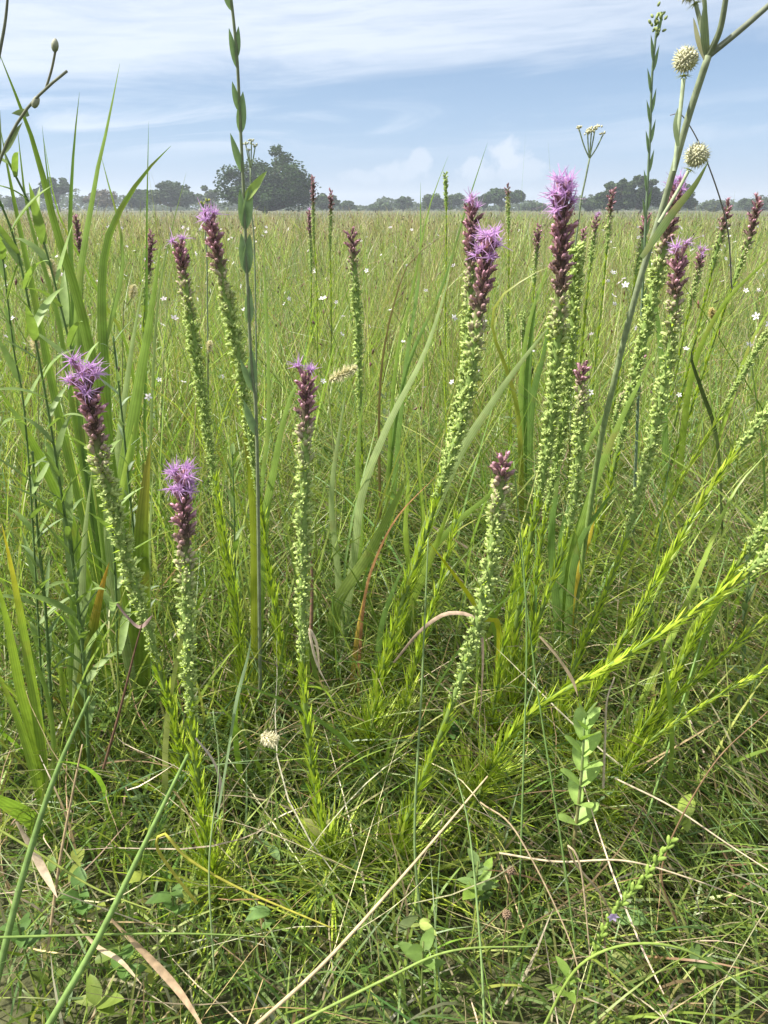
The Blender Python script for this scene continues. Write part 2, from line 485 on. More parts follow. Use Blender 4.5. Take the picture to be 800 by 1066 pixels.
# long arching ones that lie over each other low down
for (n, xm, xs, azm, azs) in ((6000, .55, .4, -1.2, .55), (4600, -.05, .5, 1.6, 1.6), (3000, .2, .6, 0, 2.5)):
    x = RNG.normal(xm, xs, n); y = .5 + 1.8 * RNG.beta(1.5, 1.6, n)
    r = np.hypot(x, y); ph = np.arctan2(x, y)
    c = np.where((RNG.random(n) < (.3 if xm > .3 else .1))[:, None], pick(n, STRAWS * .85), pick(n, GREENS * .88, p=[.3, .22, .25, .08, .15]))
    blades(mb, r, ph, RNG.uniform(.25, .58, n) * np.clip(-.1 + .75 * r, .42, 1.1), RNG.uniform(.0016, .0042, n), RNG.uniform(.15, .8, n), RNG.uniform(.5, 1.4, n), RNG.normal(azm, azs, n), c, K=9)
# upright longer blades standing between the stalks
n = 1500
r = RNG.uniform(1.0, 3.6, n); ph = wedge(n)
blades(mb, r, ph, RNG.uniform(.35, .72, n) * np.clip(.25 + .55 * r, .6, 1.1), RNG.uniform(.0028, .0058, n), np.abs(RNG.normal(.08, .14, n)), np.abs(RNG.normal(.45, .4, n)), RNG.uniform(-PI, PI, n),
       pick(n, GREENS * 1.05, p=[.25, .35, .05, .25, .1]), K=9)
# a few wider green blades
n = 1300
r = radial(n, 0.9, 12, 2.5); ph = wedge(n)
blades(mb, r, ph, RNG.uniform(0.3, 0.62, n) * np.clip(0.6 + r * 0.25, 0.6, 1.2), RNG.uniform(0.005, 0.010, n), np.abs(RNG.normal(0.08, 0.15, n)), np.abs(RNG.normal(0.5, 0.35, n)),
       RNG.uniform(-PI, PI, n), pick(n, GREENS * 1.05, p=[.35, .3, .1, .2, .05]), K=9)
mb.build('tall_grass', M_GRASS); tag(bpy.data.objects['tall_grass'], 'long fine arching grass blades of the meadow foreground', kind='stuff')

# 3 the meadow beyond
mb = MB(); n = 80000
r = radial(n, 2.2, 170, 3.2); ph = RNG.uniform(-math.radians(34), math.radians(34), n)
x, y = r * np.sin(ph), r * np.cos(ph)
# half of them stand in tussocks
tr_ = radial(2600, 2.0, 60, 4.0); tp_ = RNG.uniform(-math.radians(34), math.radians(34), 2600); ti = RNG.integers(0, 2600, n)
intuft = RNG.random(n) < 0.5
tz = RNG.normal(0, .25, 2600)
x = np.where(intuft, tr_[ti] * np.sin(tp_[ti]) + RNG.normal(0, .05, n) * (1 + tr_[ti] * .05), x); y = np.where(intuft, tr_[ti] * np.cos(tp_[ti]) + RNG.normal(0, .05, n) * (1 + tr_[ti] * .05), y)
r = np.hypot(x, y); ph = np.arctan2(x, y)
patch = lowfreq(x, y, 0.55, 1.0) * 0.5 + lowfreq(x, y, 0.09, 2.0)
dryp = np.clip(0.22 + 0.40 * patch + np.clip((y - 12) / 60, 0, 0.42) * np.where(x < 2, 1, 0.4), 0.04, 0.75)
ln = RNG.uniform(0.22, 0.66, n) * (1 + np.clip(.16 + r * .006, 0, .5) * patch) * np.where(intuft, 1 + tz[ti], 0.85)
c = np.where((RNG.random(n) < dryp)[:, None], pick(n, STRAWS * 0.8, p=[.45, .3, .1, .15]), pick(n, GREENS, p=[.3, .27, .13, .2, .1]))
tc_ = 1 + np.clip(RNG.normal(0, .28, 2600), -.5, .5); c = np.clip(c * np.where(intuft, tc_[ti], 1.0)[:, None] * np.array([1.10, 1.10, 1.1]), .01, .9)
blades(mb, r, ph, ln, RNG.uniform(0.0020, 0.0044, n) * np.clip(r / 5.0, 1, 14) ** 0.85, np.abs(RNG.normal(0.12, 0.26, n)), np.abs(RNG.normal(0.55, 0.55, n)), RNG.uniform(-PI, PI, n), c, K=5)
mb.build('meadow_grass', M_GRASS); tag(bpy.data.objects['meadow_grass'], 'hazy green and tawny tall meadow grass reaching to the trees', kind='stuff')

# 4 straw litter lying low
mb = MB(); n = 1000
r = radial(n, 0.5, 4.0, 1.6); ph = wedge(n)
blades(mb, r, ph, RNG.uniform(0.10, 0.42, n), RNG.uniform(0.0009, 0.0026, n), RNG.uniform(0.8, 1.45, n), RNG.normal(0.25, 0.35, n), RNG.uniform(-PI, PI, n), pick(n, STRAWS, 0.25), K=7,
       z0=RNG.uniform(0.0, 0.15, n))
mb.build('straw_litter', M_DRY); tag(bpy.data.objects['straw_litter'], 'dry tan grass litter tangled low between green blades', kind='stuff')

# 5 fine flowering stems and panicles over the meadow
mb = MB(); n = 3400
r = radial(n, 1.6, 60, 5.0); ph = RNG.uniform(-math.radians(33), math.radians(33), n)
ln = RNG.uniform(0.5, 0.80, n) + (RNG.random(n) < .12) * RNG.uniform(0, .22, n)
cst = np.where((RNG.random(n) < 0.5)[:, None], pick(n, STRAWS * 0.75), pick(n, GREENS))
# small dry seed heads and panicle dots at their tops
k_ = RNG.integers(0, n, 2600)
hb = np.stack([r[k_] * np.sin(ph[k_]), r[k_] * np.cos(ph[k_]), ln[k_] * RNG.uniform(.7, 1.0, 2600)], 1) + RNG.normal(0, .03, (2600, 3)) * np.array([1, 1, .5])
sz = RNG.uniform(.003, .0075, 2600) * np.clip(r[k_] / 4, 1, 6) ** .8
hc = pick(2600, np.array([[.12, .08, .05], [.30, .22, .12], [.16, .18, .06], [.2, .10, .09]]), .25)
mb.pods(hb, unit(RNG.normal(0, .4, (2600, 3)) + [0, 0, 1]), sz * RNG.uniform(1.2, 3.5, 2600), sz * .5, np.repeat(hc[:, None], 3, 1), [(0, .5), (.5, 1), (1, .3)], 5)
blades(mb, r, ph, ln, RNG.uniform(0.0016, 0.0024, n) * np.clip(r / 4, 1, 6) ** 0.8, np.abs(RNG.normal(0.04, 0.1, n)), np.abs(RNG.normal(0.25, 0.25, n)), RNG.uniform(-PI, PI, n), cst, K=5, tip=0.5)
mb.build('seed_grass', M_GRASS); tag(bpy.data.objects['seed_grass'], 'thin upright seeding grass stems standing over the meadow', kind='stuff')


# leafy forbs scattered through the nearer meadow
mb = MB(); n = 620
r = radial(n, 1.9, 14, 4.0); ph = RNG.uniform(-math.radians(33), math.radians(33), n)
hh = RNG.uniform(.28, .62, n); az = RNG.uniform(-PI, PI, n); ln0 = RNG.normal(0, .16, n)
fc = pick(n, np.array([[.13, .19, .05], [.10, .15, .05], [.19, .25, .07], [.16, .14, .07], [.20, .26, .13]]), .15)
root = np.stack([r * np.sin(ph), r * np.cos(ph), np.zeros(n)], 1)
axv = unit(np.stack([np.sin(az) * np.sin(ln0), np.cos(az) * np.sin(ln0), np.cos(ln0)], 1))
K = 4; tt = np.linspace(0, 1, K)
Pn = root[:, None] + axv[:, None] * (hh[:, None] * tt)[..., None]
mb.ribbons(Pn, np.full((n, K), .0026) * (1 + r[:, None] * .08), np.repeat(perp(axv)[0][:, None], K, 1), fc * .8)
for k in range(26):
    f = .25 + .75 * (k + RNG.random(n)) / 26
    an = k * GA + RNG.uniform(0, 1, n)
    a_, b_ = perp(axv)
    o = np.cos(an)[:, None] * a_ + np.sin(an)[:, None] * b_
    d = unit(o + axv * RNG.uniform(.2, 1.3, (n, 1)))
    L_ = RNG.uniform(.025, .06, n) * (1.15 - .5 * f)
    b0 = root + axv * (hh * f)[:, None]
    Pn = b0[:, None] + d[:, None] * (L_[:, None] * tt)[..., None]; Pn[..., 2] -= (L_ * .3)[:, None] * tt ** 2
    mb.ribbons(Pn, (L_ * RNG.uniform(.14, .3, n))[:, None] * np.array([.5, 1, .8, .06]), np.repeat(unit(np.cross(d, axv))[:, None], K, 1), np.clip(fc * RNG.uniform(.8, 1.25, (n, 1)), .01, 1))
mb.build('meadow_weeds', M_LEAF); tag(bpy.data.objects['meadow_weeds'], 'leafy weeds mixed through the meadow grass', kind='stuff')

# 6 low broad leaves between the grasses
def leaf_pts(base, az, el, length, droop=0.6, K=6):
    t = np.linspace(0, 1, K)
    a = el - droop * t
    dl = length / (K - 1)
    h = np.concatenate([[0], np.cumsum(np.cos((a[1:] + a[:-1]) / 2) * dl)])
    z = np.concatenate([[0], np.cumsum(np.sin((a[1:] + a[:-1]) / 2) * dl)])
    pts = np.stack([base[0] + h * math.sin(az), base[1] + h * math.cos(az), base[2] + z], 1)
    side = np.array([math.cos(az), -math.sin(az), 0.0])
    return pts, side


OVATE = lambda t: np.sin(np.clip(t * 0.97 + 0.03, 0, 1) ** 0.75 * PI) ** 0.8
LANCE = lambda t: np.clip(np.sin(np.clip(t * 0.94 + 0.06, 0, 1) ** 0.6 * PI), 0.02, 1) ** 0.9
OBLONG = lambda t: np.clip(np.sin(np.clip(t * 0.93 + 0.07, 0, 1) * PI), 0.02, 1) ** 0.6

mb = MB()
for i in range(650):
    r_ = float(radial(1, 0.6, 4.0, 1.3)[0]); p_ = RNG.uniform(-WEDGE, WEDGE)
    b = np.array([r_ * math.sin(p_), r_ * math.cos(p_), RNG.uniform(0.01, 0.12)])
    col = pick(1, GREENS * 0.8)[0]
    for k in range(RNG.integers(1, 4)):
        ll = RNG.uniform(0.015, 0.042)
        pts, sd_ = leaf_pts(b, RNG.uniform(-PI, PI), RNG.uniform(0.1, 1.1), ll, RNG.uniform(0.2, 1.0))
        t = np.linspace(0, 1, 6)
        mb.ribbon(pts, ll * RNG.uniform(0.3, 0.6) * OVATE(t), sd_, col, 0.1)
mb.build('undergrowth', M_LEAF); tag(bpy.data.objects['undergrowth'], 'small dark leaves of creeping herbs under the grass', kind='stuff')


# ------------------------------------------------------------------ blazing stars
BUDP = [(0, .45), (.22, .9), (.5, 1.0), (.78, .8), (1.0, .28)]
PURP = [(0, .5), (.2, .85), (.55, 1.0), (.85, .85), (1.0, .42)]


def path_px(pts, Y0, Y1, rootx, n=90):
    """pixel polyline (lowest first) with depth going Y0 -> Y1, grown from a root on the ground"""
    q = [(rootx, ground_py(Y0))] + list(pts)
    q = np.array(q, float)
    s = np.concatenate([[0], np.cumsum(np.hypot(*np.diff(q, axis=0).T))]); s /= s[-1]
    w = [P(a, b, Y0 + (Y1 - Y0) * u) for (a, b), u in zip(q, s)]
    w[0][2] = 0.0
    return spline(w, n)


def proj_py(p):
    d = p - np.array([0, 0, H])
    f = d[..., 1] * CP - d[..., 2] * SP
    u = d[..., 1] * SP + d[..., 2] * CP
    return 533 - u / f * F


def liatris(label, pts, Y0, Y1, rootx, wpx, py_purple, py_green, nopen=0, detail=1.0, tuft=1.0, green=(0.36, 0.45, 0.150), purple=(0.33, 0.18, 0.225), leafc=(0.35, 0.475, 0.042), basal=1.0):
    line = path_px(pts, Y0, Y1, rootx)
    T = unit(np.gradient(line, axis=0))
    s = np.concatenate([[0], np.cumsum(np.linalg.norm(np.diff(line, axis=0), axis=1))]); Ls = s[-1]
    pys = proj_py(line)
    order = np.argsort(pys)
    sp = float(np.interp(py_purple, pys[order], s[order])) if py_purple else Ls + 1
    sg = float(np.interp(py_green, pys[order], s[order]))
    D = wpx / F * (Y0 * 0.3 + Y1 * 0.7) * 1.24
    root = line[0]
    th = thing('blazing_star', label, 'flower', root, 'blazing star flowers in the meadow')
    at = lambda u: np.stack([np.interp(u, s, line[:, k]) for k in range(3)], -1)
    tat = lambda u: unit(np.stack([np.interp(u, s, T[:, k]) for k in range(3)], -1))
    rnd = np.random.default_rng(int(abs(hash_(label)) % 100000))
    # stem
    m = MB(); ss = np.linspace(0, Ls * 0.995, 40)
    rad = np.interp(ss, [0, Ls * 0.5, Ls], [0.0030, 0.0026, 0.0010]) * max(0.6, D / 0.026)
    m.tube(at(ss), rad, np.array([0.15, 0.22, 0.05]), 6); m.build('stem', M_STEM, th)

    def around(u, ang, elev):
        t = tat(u); a, b = perp(t)
        out = np.cos(ang)[:, None] * a + np.sin(ang)[:, None] * b
        return out * np.cos(elev)[:, None] + t * np.sin(elev)[:, None], out, t

    # leaves: long and spreading at the foot, short and pressed to the stem higher up
    nl = int((sg + 0.02) / 0.0011 * detail)
    if nl > 4:
        u = rnd.uniform(0.01, sg + 0.01, nl); u = np.sort(np.where(rnd.random(nl) < .22, 0.01 + (u - .01) * .22, u)); fr = u / max(sg, 1e-3)
        ang = rnd.uniform(0, 2 * PI, nl)
        spread = np.interp(fr, [0, 0.10, 0.20, 0.32, 1.0], [1.3, 0.95, 0.45, 0.29, 0.28]) * rnd.uniform(0.45, 1.6, nl)
        ln_ = np.interp(fr, [0, 0.10, 0.22, 0.45, 1.0], [0.12, 0.090, 0.042, 0.026, 0.014]) * rnd.uniform(0.45, 1.45, nl) * min(1.25, max(0.7, D / 0.026)) * tuft
        dirv, out, t = around(u, ang, PI / 2 - spread)
        K = 6; tt = np.linspace(0, 1, K)
        base = at(u) + out * 0.002
        droop = rnd.uniform(-0.15, 0.55, nl) * np.interp(fr, [0, 0.15, 0.3, 1], [1.5, .8, .15, .08])
        Pn = base[:, None] + dirv[:, None] * (ln_[:, None] * tt)[..., None] + out[:, None] * (ln_[:, None] * tt ** 2 * droop[:, None] * 0.5)[..., None]
        Pn[..., 2] -= (ln_ * np.clip(droop, 0, 1))[:, None] * tt ** 2.2 * 0.35
        Pn[..., 2] = np.maximum(Pn[..., 2], 0.004)
        S = unit(np.cross(dirv, out + 1e-4))
        S = np.repeat(S[:, None], K, 1)
        W = (np.interp(fr, [0, .5, 1], [0.0023, 0.0026, 0.0024]) * rnd.uniform(0.75, 1.25, nl))[:, None] * (np.minimum(1, .6 + tt) * (1 - tt ** 2.5) + 0.06)[None] * max(0.8, D / 0.026)
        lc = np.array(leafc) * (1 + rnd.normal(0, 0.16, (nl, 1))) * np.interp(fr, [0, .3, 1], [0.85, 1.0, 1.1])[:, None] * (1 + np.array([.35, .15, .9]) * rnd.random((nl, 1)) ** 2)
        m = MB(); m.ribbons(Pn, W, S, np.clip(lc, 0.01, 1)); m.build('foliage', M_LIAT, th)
    m = MB(); uc = np.linspace(sg, Ls * .985, 40); fc = np.clip((uc - sg) / max(Ls - sg, 1e-3), 0, 1)
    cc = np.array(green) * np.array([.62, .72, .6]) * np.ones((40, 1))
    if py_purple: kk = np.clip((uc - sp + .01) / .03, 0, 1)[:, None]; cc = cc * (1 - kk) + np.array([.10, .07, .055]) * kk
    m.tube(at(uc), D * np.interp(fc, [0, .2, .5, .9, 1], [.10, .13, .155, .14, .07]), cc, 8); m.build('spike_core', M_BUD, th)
    # green buds
    top_green = min(sp, Ls) if py_purple else Ls
    step = 0.035 * D / max(0.5, detail)
    ug = np.arange(sg, top_green, step)
    if len(ug) > 2:
        nb = len(ug); fr = (ug - sg) / (Ls - sg)
        ang = np.arange(nb) * GA + rnd.normal(0, 0.7, nb)
        dirv, out, t = around(ug, ang, rnd.normal(0.82, 0.22, nb))
        grow = np.interp(fr, [0, 0.12, 0.35, 1], [0.42, 0.62, 0.85, 1.0])
        ln_ = D * 0.31 * grow * rnd.uniform(0.65, 1.2, nb)
        rd = D * 0.074 * grow * rnd.uniform(0.7, 1.25, nb)
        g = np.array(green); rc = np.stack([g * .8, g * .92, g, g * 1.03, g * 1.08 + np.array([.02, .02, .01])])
        if py_purple:
            k = np.clip((fr * (Ls - sg) - (top_green - sg) + 0.06) / 0.06, 0, 1)[:, None, None] * 0.6
        else:
            k = np.zeros((nb, 1, 1))
        rc = rc[None] * (1 + rnd.normal(0, .12, (nb, 1, 1)))
        rc = rc * (1 - k) + (np.array(purple) * 1.4 + 0.05)[None, None] * k
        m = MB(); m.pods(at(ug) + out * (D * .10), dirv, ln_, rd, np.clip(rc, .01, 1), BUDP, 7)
        # little bract under each bud, and pale bract points at its mouth
        nrb = nb
        Kb = 4; tb = np.linspace(0, 1, Kb)
        dv2, o2, _ = around(ug - D * .03, ang, rnd.normal(0.35, 0.2, nb))
        Pn = (at(ug - D * .05) + o2 * .0015)[:, None] + dv2[:, None] * ((ln_ * rnd.uniform(.7, 1.3, nb))[:, None] * tb)[..., None]
        Sx = np.repeat(unit(np.cross(dv2, tat(ug)))[:, None], Kb, 1)
        m.ribbons(Pn, (rd * 1.1)[:, None] * np.array([.8, 1, .75, .08])[None], Sx, np.clip(np.array(leafc)[None] * (1 + rnd.normal(0, .15, (nb, 1))), .01, 1))
        for q in range(4):
            a_, b_ = perp(dirv)
            an = q * 2.1 + rnd.uniform(0, 1, nb)
            o3 = np.cos(an)[:, None] * a_ + np.sin(an)[:, None] * b_
            tipb = at(ug) + out * (D * .10) + dirv * (ln_ * .75)[:, None] + o3 * (rd * .75)[:, None]
            d3 = unit(dirv + o3 * .9)
            Pn = tipb[:, None] + d3[:, None] * ((ln_ * .38)[:, None] * tb)[..., None]
            m.ribbons(Pn, (rd * 1.0)[:, None] * np.array([.9, 1, .7, .1])[None], np.repeat(unit(np.cross(d3, o3 + .01))[:, None], Kb, 1), np.clip((g * 1.05 + np.array([.03, .03, .02]))[None] * (1 + rnd.normal(0, .1, (nb, 1))), .01, 1))
        m.build('bud_spike', M_BUD, th)
    # purple buds and open flower heads
    if py_purple:
        up = np.arange(top_green, Ls - 0.001, step * 1.9)
        nb = len(up)
        if nb:
            ang = np.arange(nb) * GA + rnd.normal(0, .2, nb)
            fr = (up - top_green) / max(Ls - top_green, 1e-4)
            dirv, out, t = around(up, ang, np.interp(fr, [0, .8, 1], [0.75, 0.82, 1.15]) + rnd.normal(0, .08, nb))
            ln_ = D * np.interp(fr, [0, .3, 1], [.38, .46, .50]) * rnd.uniform(.65, 1.15, nb)
            rd = D * .068 * rnd.uniform(.8, 1.15, nb)
            pc = np.array(purple)
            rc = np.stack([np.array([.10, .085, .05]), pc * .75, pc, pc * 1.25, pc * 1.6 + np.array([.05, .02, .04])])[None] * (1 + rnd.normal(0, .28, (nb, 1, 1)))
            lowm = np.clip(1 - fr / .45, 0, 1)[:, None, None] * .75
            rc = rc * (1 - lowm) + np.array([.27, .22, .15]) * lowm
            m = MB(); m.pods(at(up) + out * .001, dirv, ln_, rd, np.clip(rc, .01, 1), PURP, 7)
            # overlapping bract scales on every bud
            Kb = 4; tb = np.linspace(0, 1, Kb); a_, b_ = perp(dirv)
            for q in range(10):
                an = q * GA + rnd.uniform(0, .8, nb); lo = .04 + .085 * q
                o3 = np.cos(an)[:, None] * a_ + np.sin(an)[:, None] * b_
                p0 = at(up) + dirv * (ln_ * lo)[:, None] + o3 * (rd * .85)[:, None]
                d3 = unit(dirv + o3 * rnd.uniform(.25, .8, (nb, 1)))
                Pn = p0[:, None] + d3[:, None] * ((ln_ * .36)[:, None] * tb)[..., None]
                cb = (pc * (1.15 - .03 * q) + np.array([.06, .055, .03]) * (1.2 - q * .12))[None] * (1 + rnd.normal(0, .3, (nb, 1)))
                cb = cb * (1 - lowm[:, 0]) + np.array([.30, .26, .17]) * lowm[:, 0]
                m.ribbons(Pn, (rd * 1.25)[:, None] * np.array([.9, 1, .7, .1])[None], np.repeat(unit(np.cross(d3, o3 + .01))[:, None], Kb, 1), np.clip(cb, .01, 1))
            m.build('purple_spike', M_BUD, th)
            tips = at(up) + dirv * ln_[:, None]
            for j in range(max(0, nb - int(nopen * .9 + .5)), nb):
                m = MB(); nf = int(40 * min(1, detail)) + 6
                K = 5; tt = np.linspace(0, 1, K)
                a_, b_ = perp(dirv[j])
                an = np.arange(nf) * GA
                op = rnd.uniform(.05, 1.45, nf)
                o3 = np.cos(an)[:, None] * a_ + np.sin(an)[:, None] * b_
                d3 = o3 * np.sin(op)[:, None] + dirv[j] * np.cos(op)[:, None]
                fl = D * rnd.uniform(.06, .15, nf)
                Pn = tips[j] + o3[:, None] * D * .05 + d3[:, None] * (fl[:, None] * tt)[..., None] + (rnd.normal(0, 1, (nf, 3)) * D * .15)[:, None] * (tt ** 2)[None, :, None]
                S = np.repeat(unit(np.cross(d3, rnd.normal(0, 1, (nf, 3))))[:, None], K, 1)
                cc = np.array([.57, .37, .63]) * (1 + rnd.normal(0, .12, (nf, 1)))
                m.ribbons(Pn, np.full((nf, 1), D * .032) * np.array([.8, 1.0, 1.0, .8, .3])[None], S, np.clip(cc, 0, 1))
                m.build('flower_head', M_PETAL, th)
    return th


def hash_(sx):
    h = 7
    for ch in sx:
        h = (h * 131 + ord(ch)) % 1000003
    return h


LI = [
    # label, px points lowest first, Y0, Y1, rootx, width px, purple py, green py, open heads
    ('bent blazing star with lilac tuft, beside the lance leaved stems', [(180, 745), (160, 675), (135, 590), (108, 490), (88, 390)], 0.98, 0.84, 200, 31, 466, 690, 9),
    ('nearest blazing star, its broad lilac tuft topping an upright stalk', [(207, 820), (197, 700), (194, 600), (190, 498)], 0.80, 0.76, 228, 30, 574, 745, 11),
    ('upright blazing star with a single small lilac tuft at its tip', [(330, 830), (316, 700), (317, 520), (319, 392)], 0.83, 0.80, 352, 27, 446, 690, 2),
    ('curved blazing star in pale green bud with only a dull purple tip', [(425, 850), (470, 735), (503, 630), (515, 560), (524, 478)], 0.83, 0.80, 400, 30, 503, 730, 0),
    ('slender blazing star with small lilac tip next to the leafy tall stem', [(232, 560), (212, 420), (197, 325), (187, 257)], 1.25, 1.18, 262, 19, 293, 520, 2),
    ('tall thin blazing star with three bright lilac heads below the oak', [(280, 590), (256, 420), (236, 310), (219, 232)], 1.20, 1.10, 305, 22, 282, 510, 4),
    ('blazing star with the widest lilac crown, standing mid meadow', [(400, 690), (452, 530), (485, 420), (508, 255)], 1.05, 0.98, 378, 26, 332, 520, 10),
    ('darker blazing star directly behind the widest lilac crown', [(420, 640), (466, 470), (486, 370), (492, 218)], 1.22, 1.14, 392, 20, 285, 500, 3),
    ('tallest blazing star, long purple spike of lilac against the sky', [(545, 600), (570, 470), (582, 340), (586, 200)], 1.15, 1.05, 520, 27, 312, 520, 12),
    ('all green blazing star spike hugging the tallest purple one', [(560, 590), (585, 450), (596, 350), (600, 255)], 1.20, 1.12, 545, 19, None, 540, 0),
    ('short budded blazing star with blunt maroon tip below the tallest ones', [(545, 690), (590, 560), (603, 470), (606, 382)], 1.12, 1.05, 520, 22, 402, 560, 0),
    ('stout blazing star with pink purple spike, arching from the thistly stem foot', [(600, 690), (650, 565), (692, 400), (707, 266)], 1.05, 1.0, 555, 22, 314, 560, 3),
    ('blazing star crossing behind the round headed stem, lilac tip over distant trees', [(620, 560), (655, 420), (682, 300), (704, 200)], 1.45, 1.35, 585, 22, 258, 470, 4),
    ('long green flower stalk leaning low out of the picture', [(540, 755), (640, 690), (740, 625), (800, 578), (880, 520)], 0.95, 0.80, 480, 27, None, 600, 0),
    ('second leaning green stalk under the longest one', [(690, 725), (735, 640), (780, 570), (850, 470)], 0.98, 0.86, 610, 23, None, 575, 0),
    ('far small blazing star with lilac tuft just past the pink spike', [(690, 440), (716, 330), (731, 262)], 2.1, 2.0, 650, 12, 283, 400, 3),
    ('short maroon blazing star between the two round seed heads and grass', [(640, 420), (660, 300), (673, 228)], 2.0, 1.9, 625, 11, 250, 400, 0),
    ('yellow green stalk with purple tip beneath far grove edge', [(700, 450), (732, 320), (759, 212)], 1.9, 1.75, 670, 13, 243, 400, 0),
    ('outermost dark purple spike nearest the picture edge', [(700, 480), (755, 320), (778, 255), (790, 208)], 1.7, 1.55, 650, 14, 252, 400, 0),
    ('thin pale stalk with faded brown tip before the far grove', [(615, 420), (628, 300), (637, 200)], 2.0, 1.9, 600, 10, 225, 380, 0),
    ('tiny lilac headed stalk between tallest spike and far grove', [(600, 420), (612, 300), (621, 226)], 2.2, 2.1, 585, 10, 243, 380, 2),
    ('tiny maroon stalk close behind the tallest spike', [(598, 400), (604, 300), (608, 240)], 2.4, 2.3, 590, 9, 255, 380, 0),
    ('brownish purple blazing star over the bristly foxtail head', [(377, 480), (373, 340), (366, 242)], 1.6, 1.5, 385, 15, 272, 440, 0),
    ('dim purple spike rising behind the broad left leaves', [(150, 330), (154, 290), (158, 244)], 1.9, 1.8, 140, 11, 285, 400, 0),
    ('dusky spike between the two tallest grass blades', [(86, 330), (84, 270), (79, 226)], 2.2, 2.1, 92, 10, 268, 400, 0),
    ('hair thin purple stalk against the oak edge', [(330, 300), (327, 250), (326, 186)], 2.6, 2.5, 332, 6, 215, 300, 0),
    ('hair thin purple stalk one step from the oak', [(345, 320), (344, 260), (345, 200)], 2.6, 2.5, 346, 7, 222, 300, 0),
    ('plain green spike reaching above distant trees, no purple', [(464, 330), (465, 250), (464, 180)], 2.2, 2.1, 464, 7, None, 300, 0),
    ('green stalk with brown knob in front of twin distant trees', [(530, 330), (530, 260), (529, 194)], 2.2, 2.1, 531, 7, 205, 330, 0),
    ('bent grey green stalk with nodding maroon bead tip', [(553, 400), (556, 300), (561, 236)], 1.9, 1.8, 552, 10, 262, 360, 0),
    ('maroon tip lying slantwise in grass under the thistly stem', [(640, 440), (655, 405), (668, 372)], 1.7, 1.62, 620, 12, 410, 470, 0),
    ('bare green stalk slanting out beside the outermost purple spike', [(690, 540), (745, 440), (800, 345), (830, 300)], 1.4, 1.25, 650, 11, 320, 430, 0),
    ('faint far purple bead on a short stem left of the brownish spike', [(324, 280), (323, 250), (322, 222)], 3.4, 3.3, 325, 7, 245, 300, 1),
    ('small green budded stalk between the crowned pair and tallest spike', [(545, 440), (546, 380), (545, 325)], 1.8, 1.75, 545, 8, None, 420, 0),
    ('shorter green budded stalk with curled tip near tallest spike', [(532, 440), (530, 380), (528, 322)], 1.8, 1.75, 534, 8, None, 420, 0),
    ('third leaning green stalk, nearest the corner grasses', [(690, 745), (745, 690), (830, 615)], 0.98, 0.90, 640, 18, None, 600, 0),
    ('fourth leaning green stalk, rising steepest towards the outer edge', [(610, 740), (680, 610), (745, 500), (815, 410)], 1.02, 0.95, 590, 20, None, 470, 0),
    ('thin leaning green stalk lying lowest beside the bud shoot', [(660, 790), (730, 735), (830, 680)], 0.92, 0.84, 620, 13, None, 690, 0),
    ('low green shoot bristling beside the paired leaf sapling', [(655, 790), (690, 730), (730, 660)], 0.98, 0.92, 620, 16, None, 640, 0),
    ('low green shoot in thick needle leaf at the foot of crowned stalks', [(430, 700), (460, 600), (475, 540)], 1.1, 1.08, 410, 18, None, 520, 0),
    ('leafy green shoot behind the slender tall stalks', [(248, 640), (238, 580), (225, 500)], 1.15, 1.12, 258, 16, None, 490, 0),
    ('bright needle leaved shoot under the short budded stalk', [(520, 700), (530, 640), (545, 560)], 1.08, 1.05, 505, 18, None, 540, 0),
]
for a in LI:
    det = 1.0 if a[2] < 1.6 else 0.6
    a = list(a)
    if a[2] > 1.5 and a[5] < 15:
        a[7] = min(a[7], (a[6] or a[1][-1][1]) + 38)
    lf = .92 if a[2] < 1.3 else 1.0
    liatris(a[0], a[1], a[2] * lf, a[3] * lf, a[4], a[5], a[6], a[7], a[8], detail=det, tuft=.7 if a[2] > 1.5 else 1.0)


# ------------------------------------------------------------------ broad leaved grasses
def grass_leaf(parent, pts, Y0, Y1, wpx, color, tipc=None, fold=0.12, face=0.35, name='leaf', mat=None, K=26, lean=0.0):
    q = np.array(pts, float)
    s = np.concatenate([[0], np.cumsum(np.hypot(*np.diff(q, axis=0).T))]); s /= s[-1]
    w = [P(a, b, Y0 + (Y1 - Y0) * u) for (a, b), u in zip(q, s)]
    line = spline(w, K)
    line[:, 2] = np.maximum(line[:, 2], 0.006)
    t = np.linspace(0, 1, K)
    W = wpx / F * (Y0 + Y1) / 2 * 1.08 * (np.minimum(1, .6 + 1.4 * t) * np.clip(1 - t ** 3.0, 0, 1) ** 0.9 + 0.02) * (1 + 0.25 * abs(face))
    tw = face + RNG.uniform(-0.5, 0.5) * t
    T = unit(np.gradient(line, axis=0))
    view = unit(line - np.array([0, 0, H]))
    sx = unit(np.cross(T, view)); nz_ = unit(np.cross(sx, T))
    S = sx * np.cos(tw)[:, None] + nz_ * np.sin(tw)[:, None]
    c = np.repeat(np.array(color, float)[None], K, 0)
    if tipc is not None:
        k = np.clip((t - 0.72) / 0.2, 0, 1)[:, None]
        c = c * (1 - k) + np.array(tipc) * k
    m = MB(); m.ribbons(line[None], W[None], S[None], c[None], fold)
    return m.build(name, mat or M_BROAD, parent)


G1, G2, G3, G4 = (0.20, 0.30, 0.06), (0.26, 0.36, 0.06), (0.145, 0.24, 0.06), (0.31, 0.39, 0.17)
YEL, RUST, TAN = (0.45, 0.38, 0.05), (0.22, 0.12, 0.05), (0.45, 0.36, 0.24)


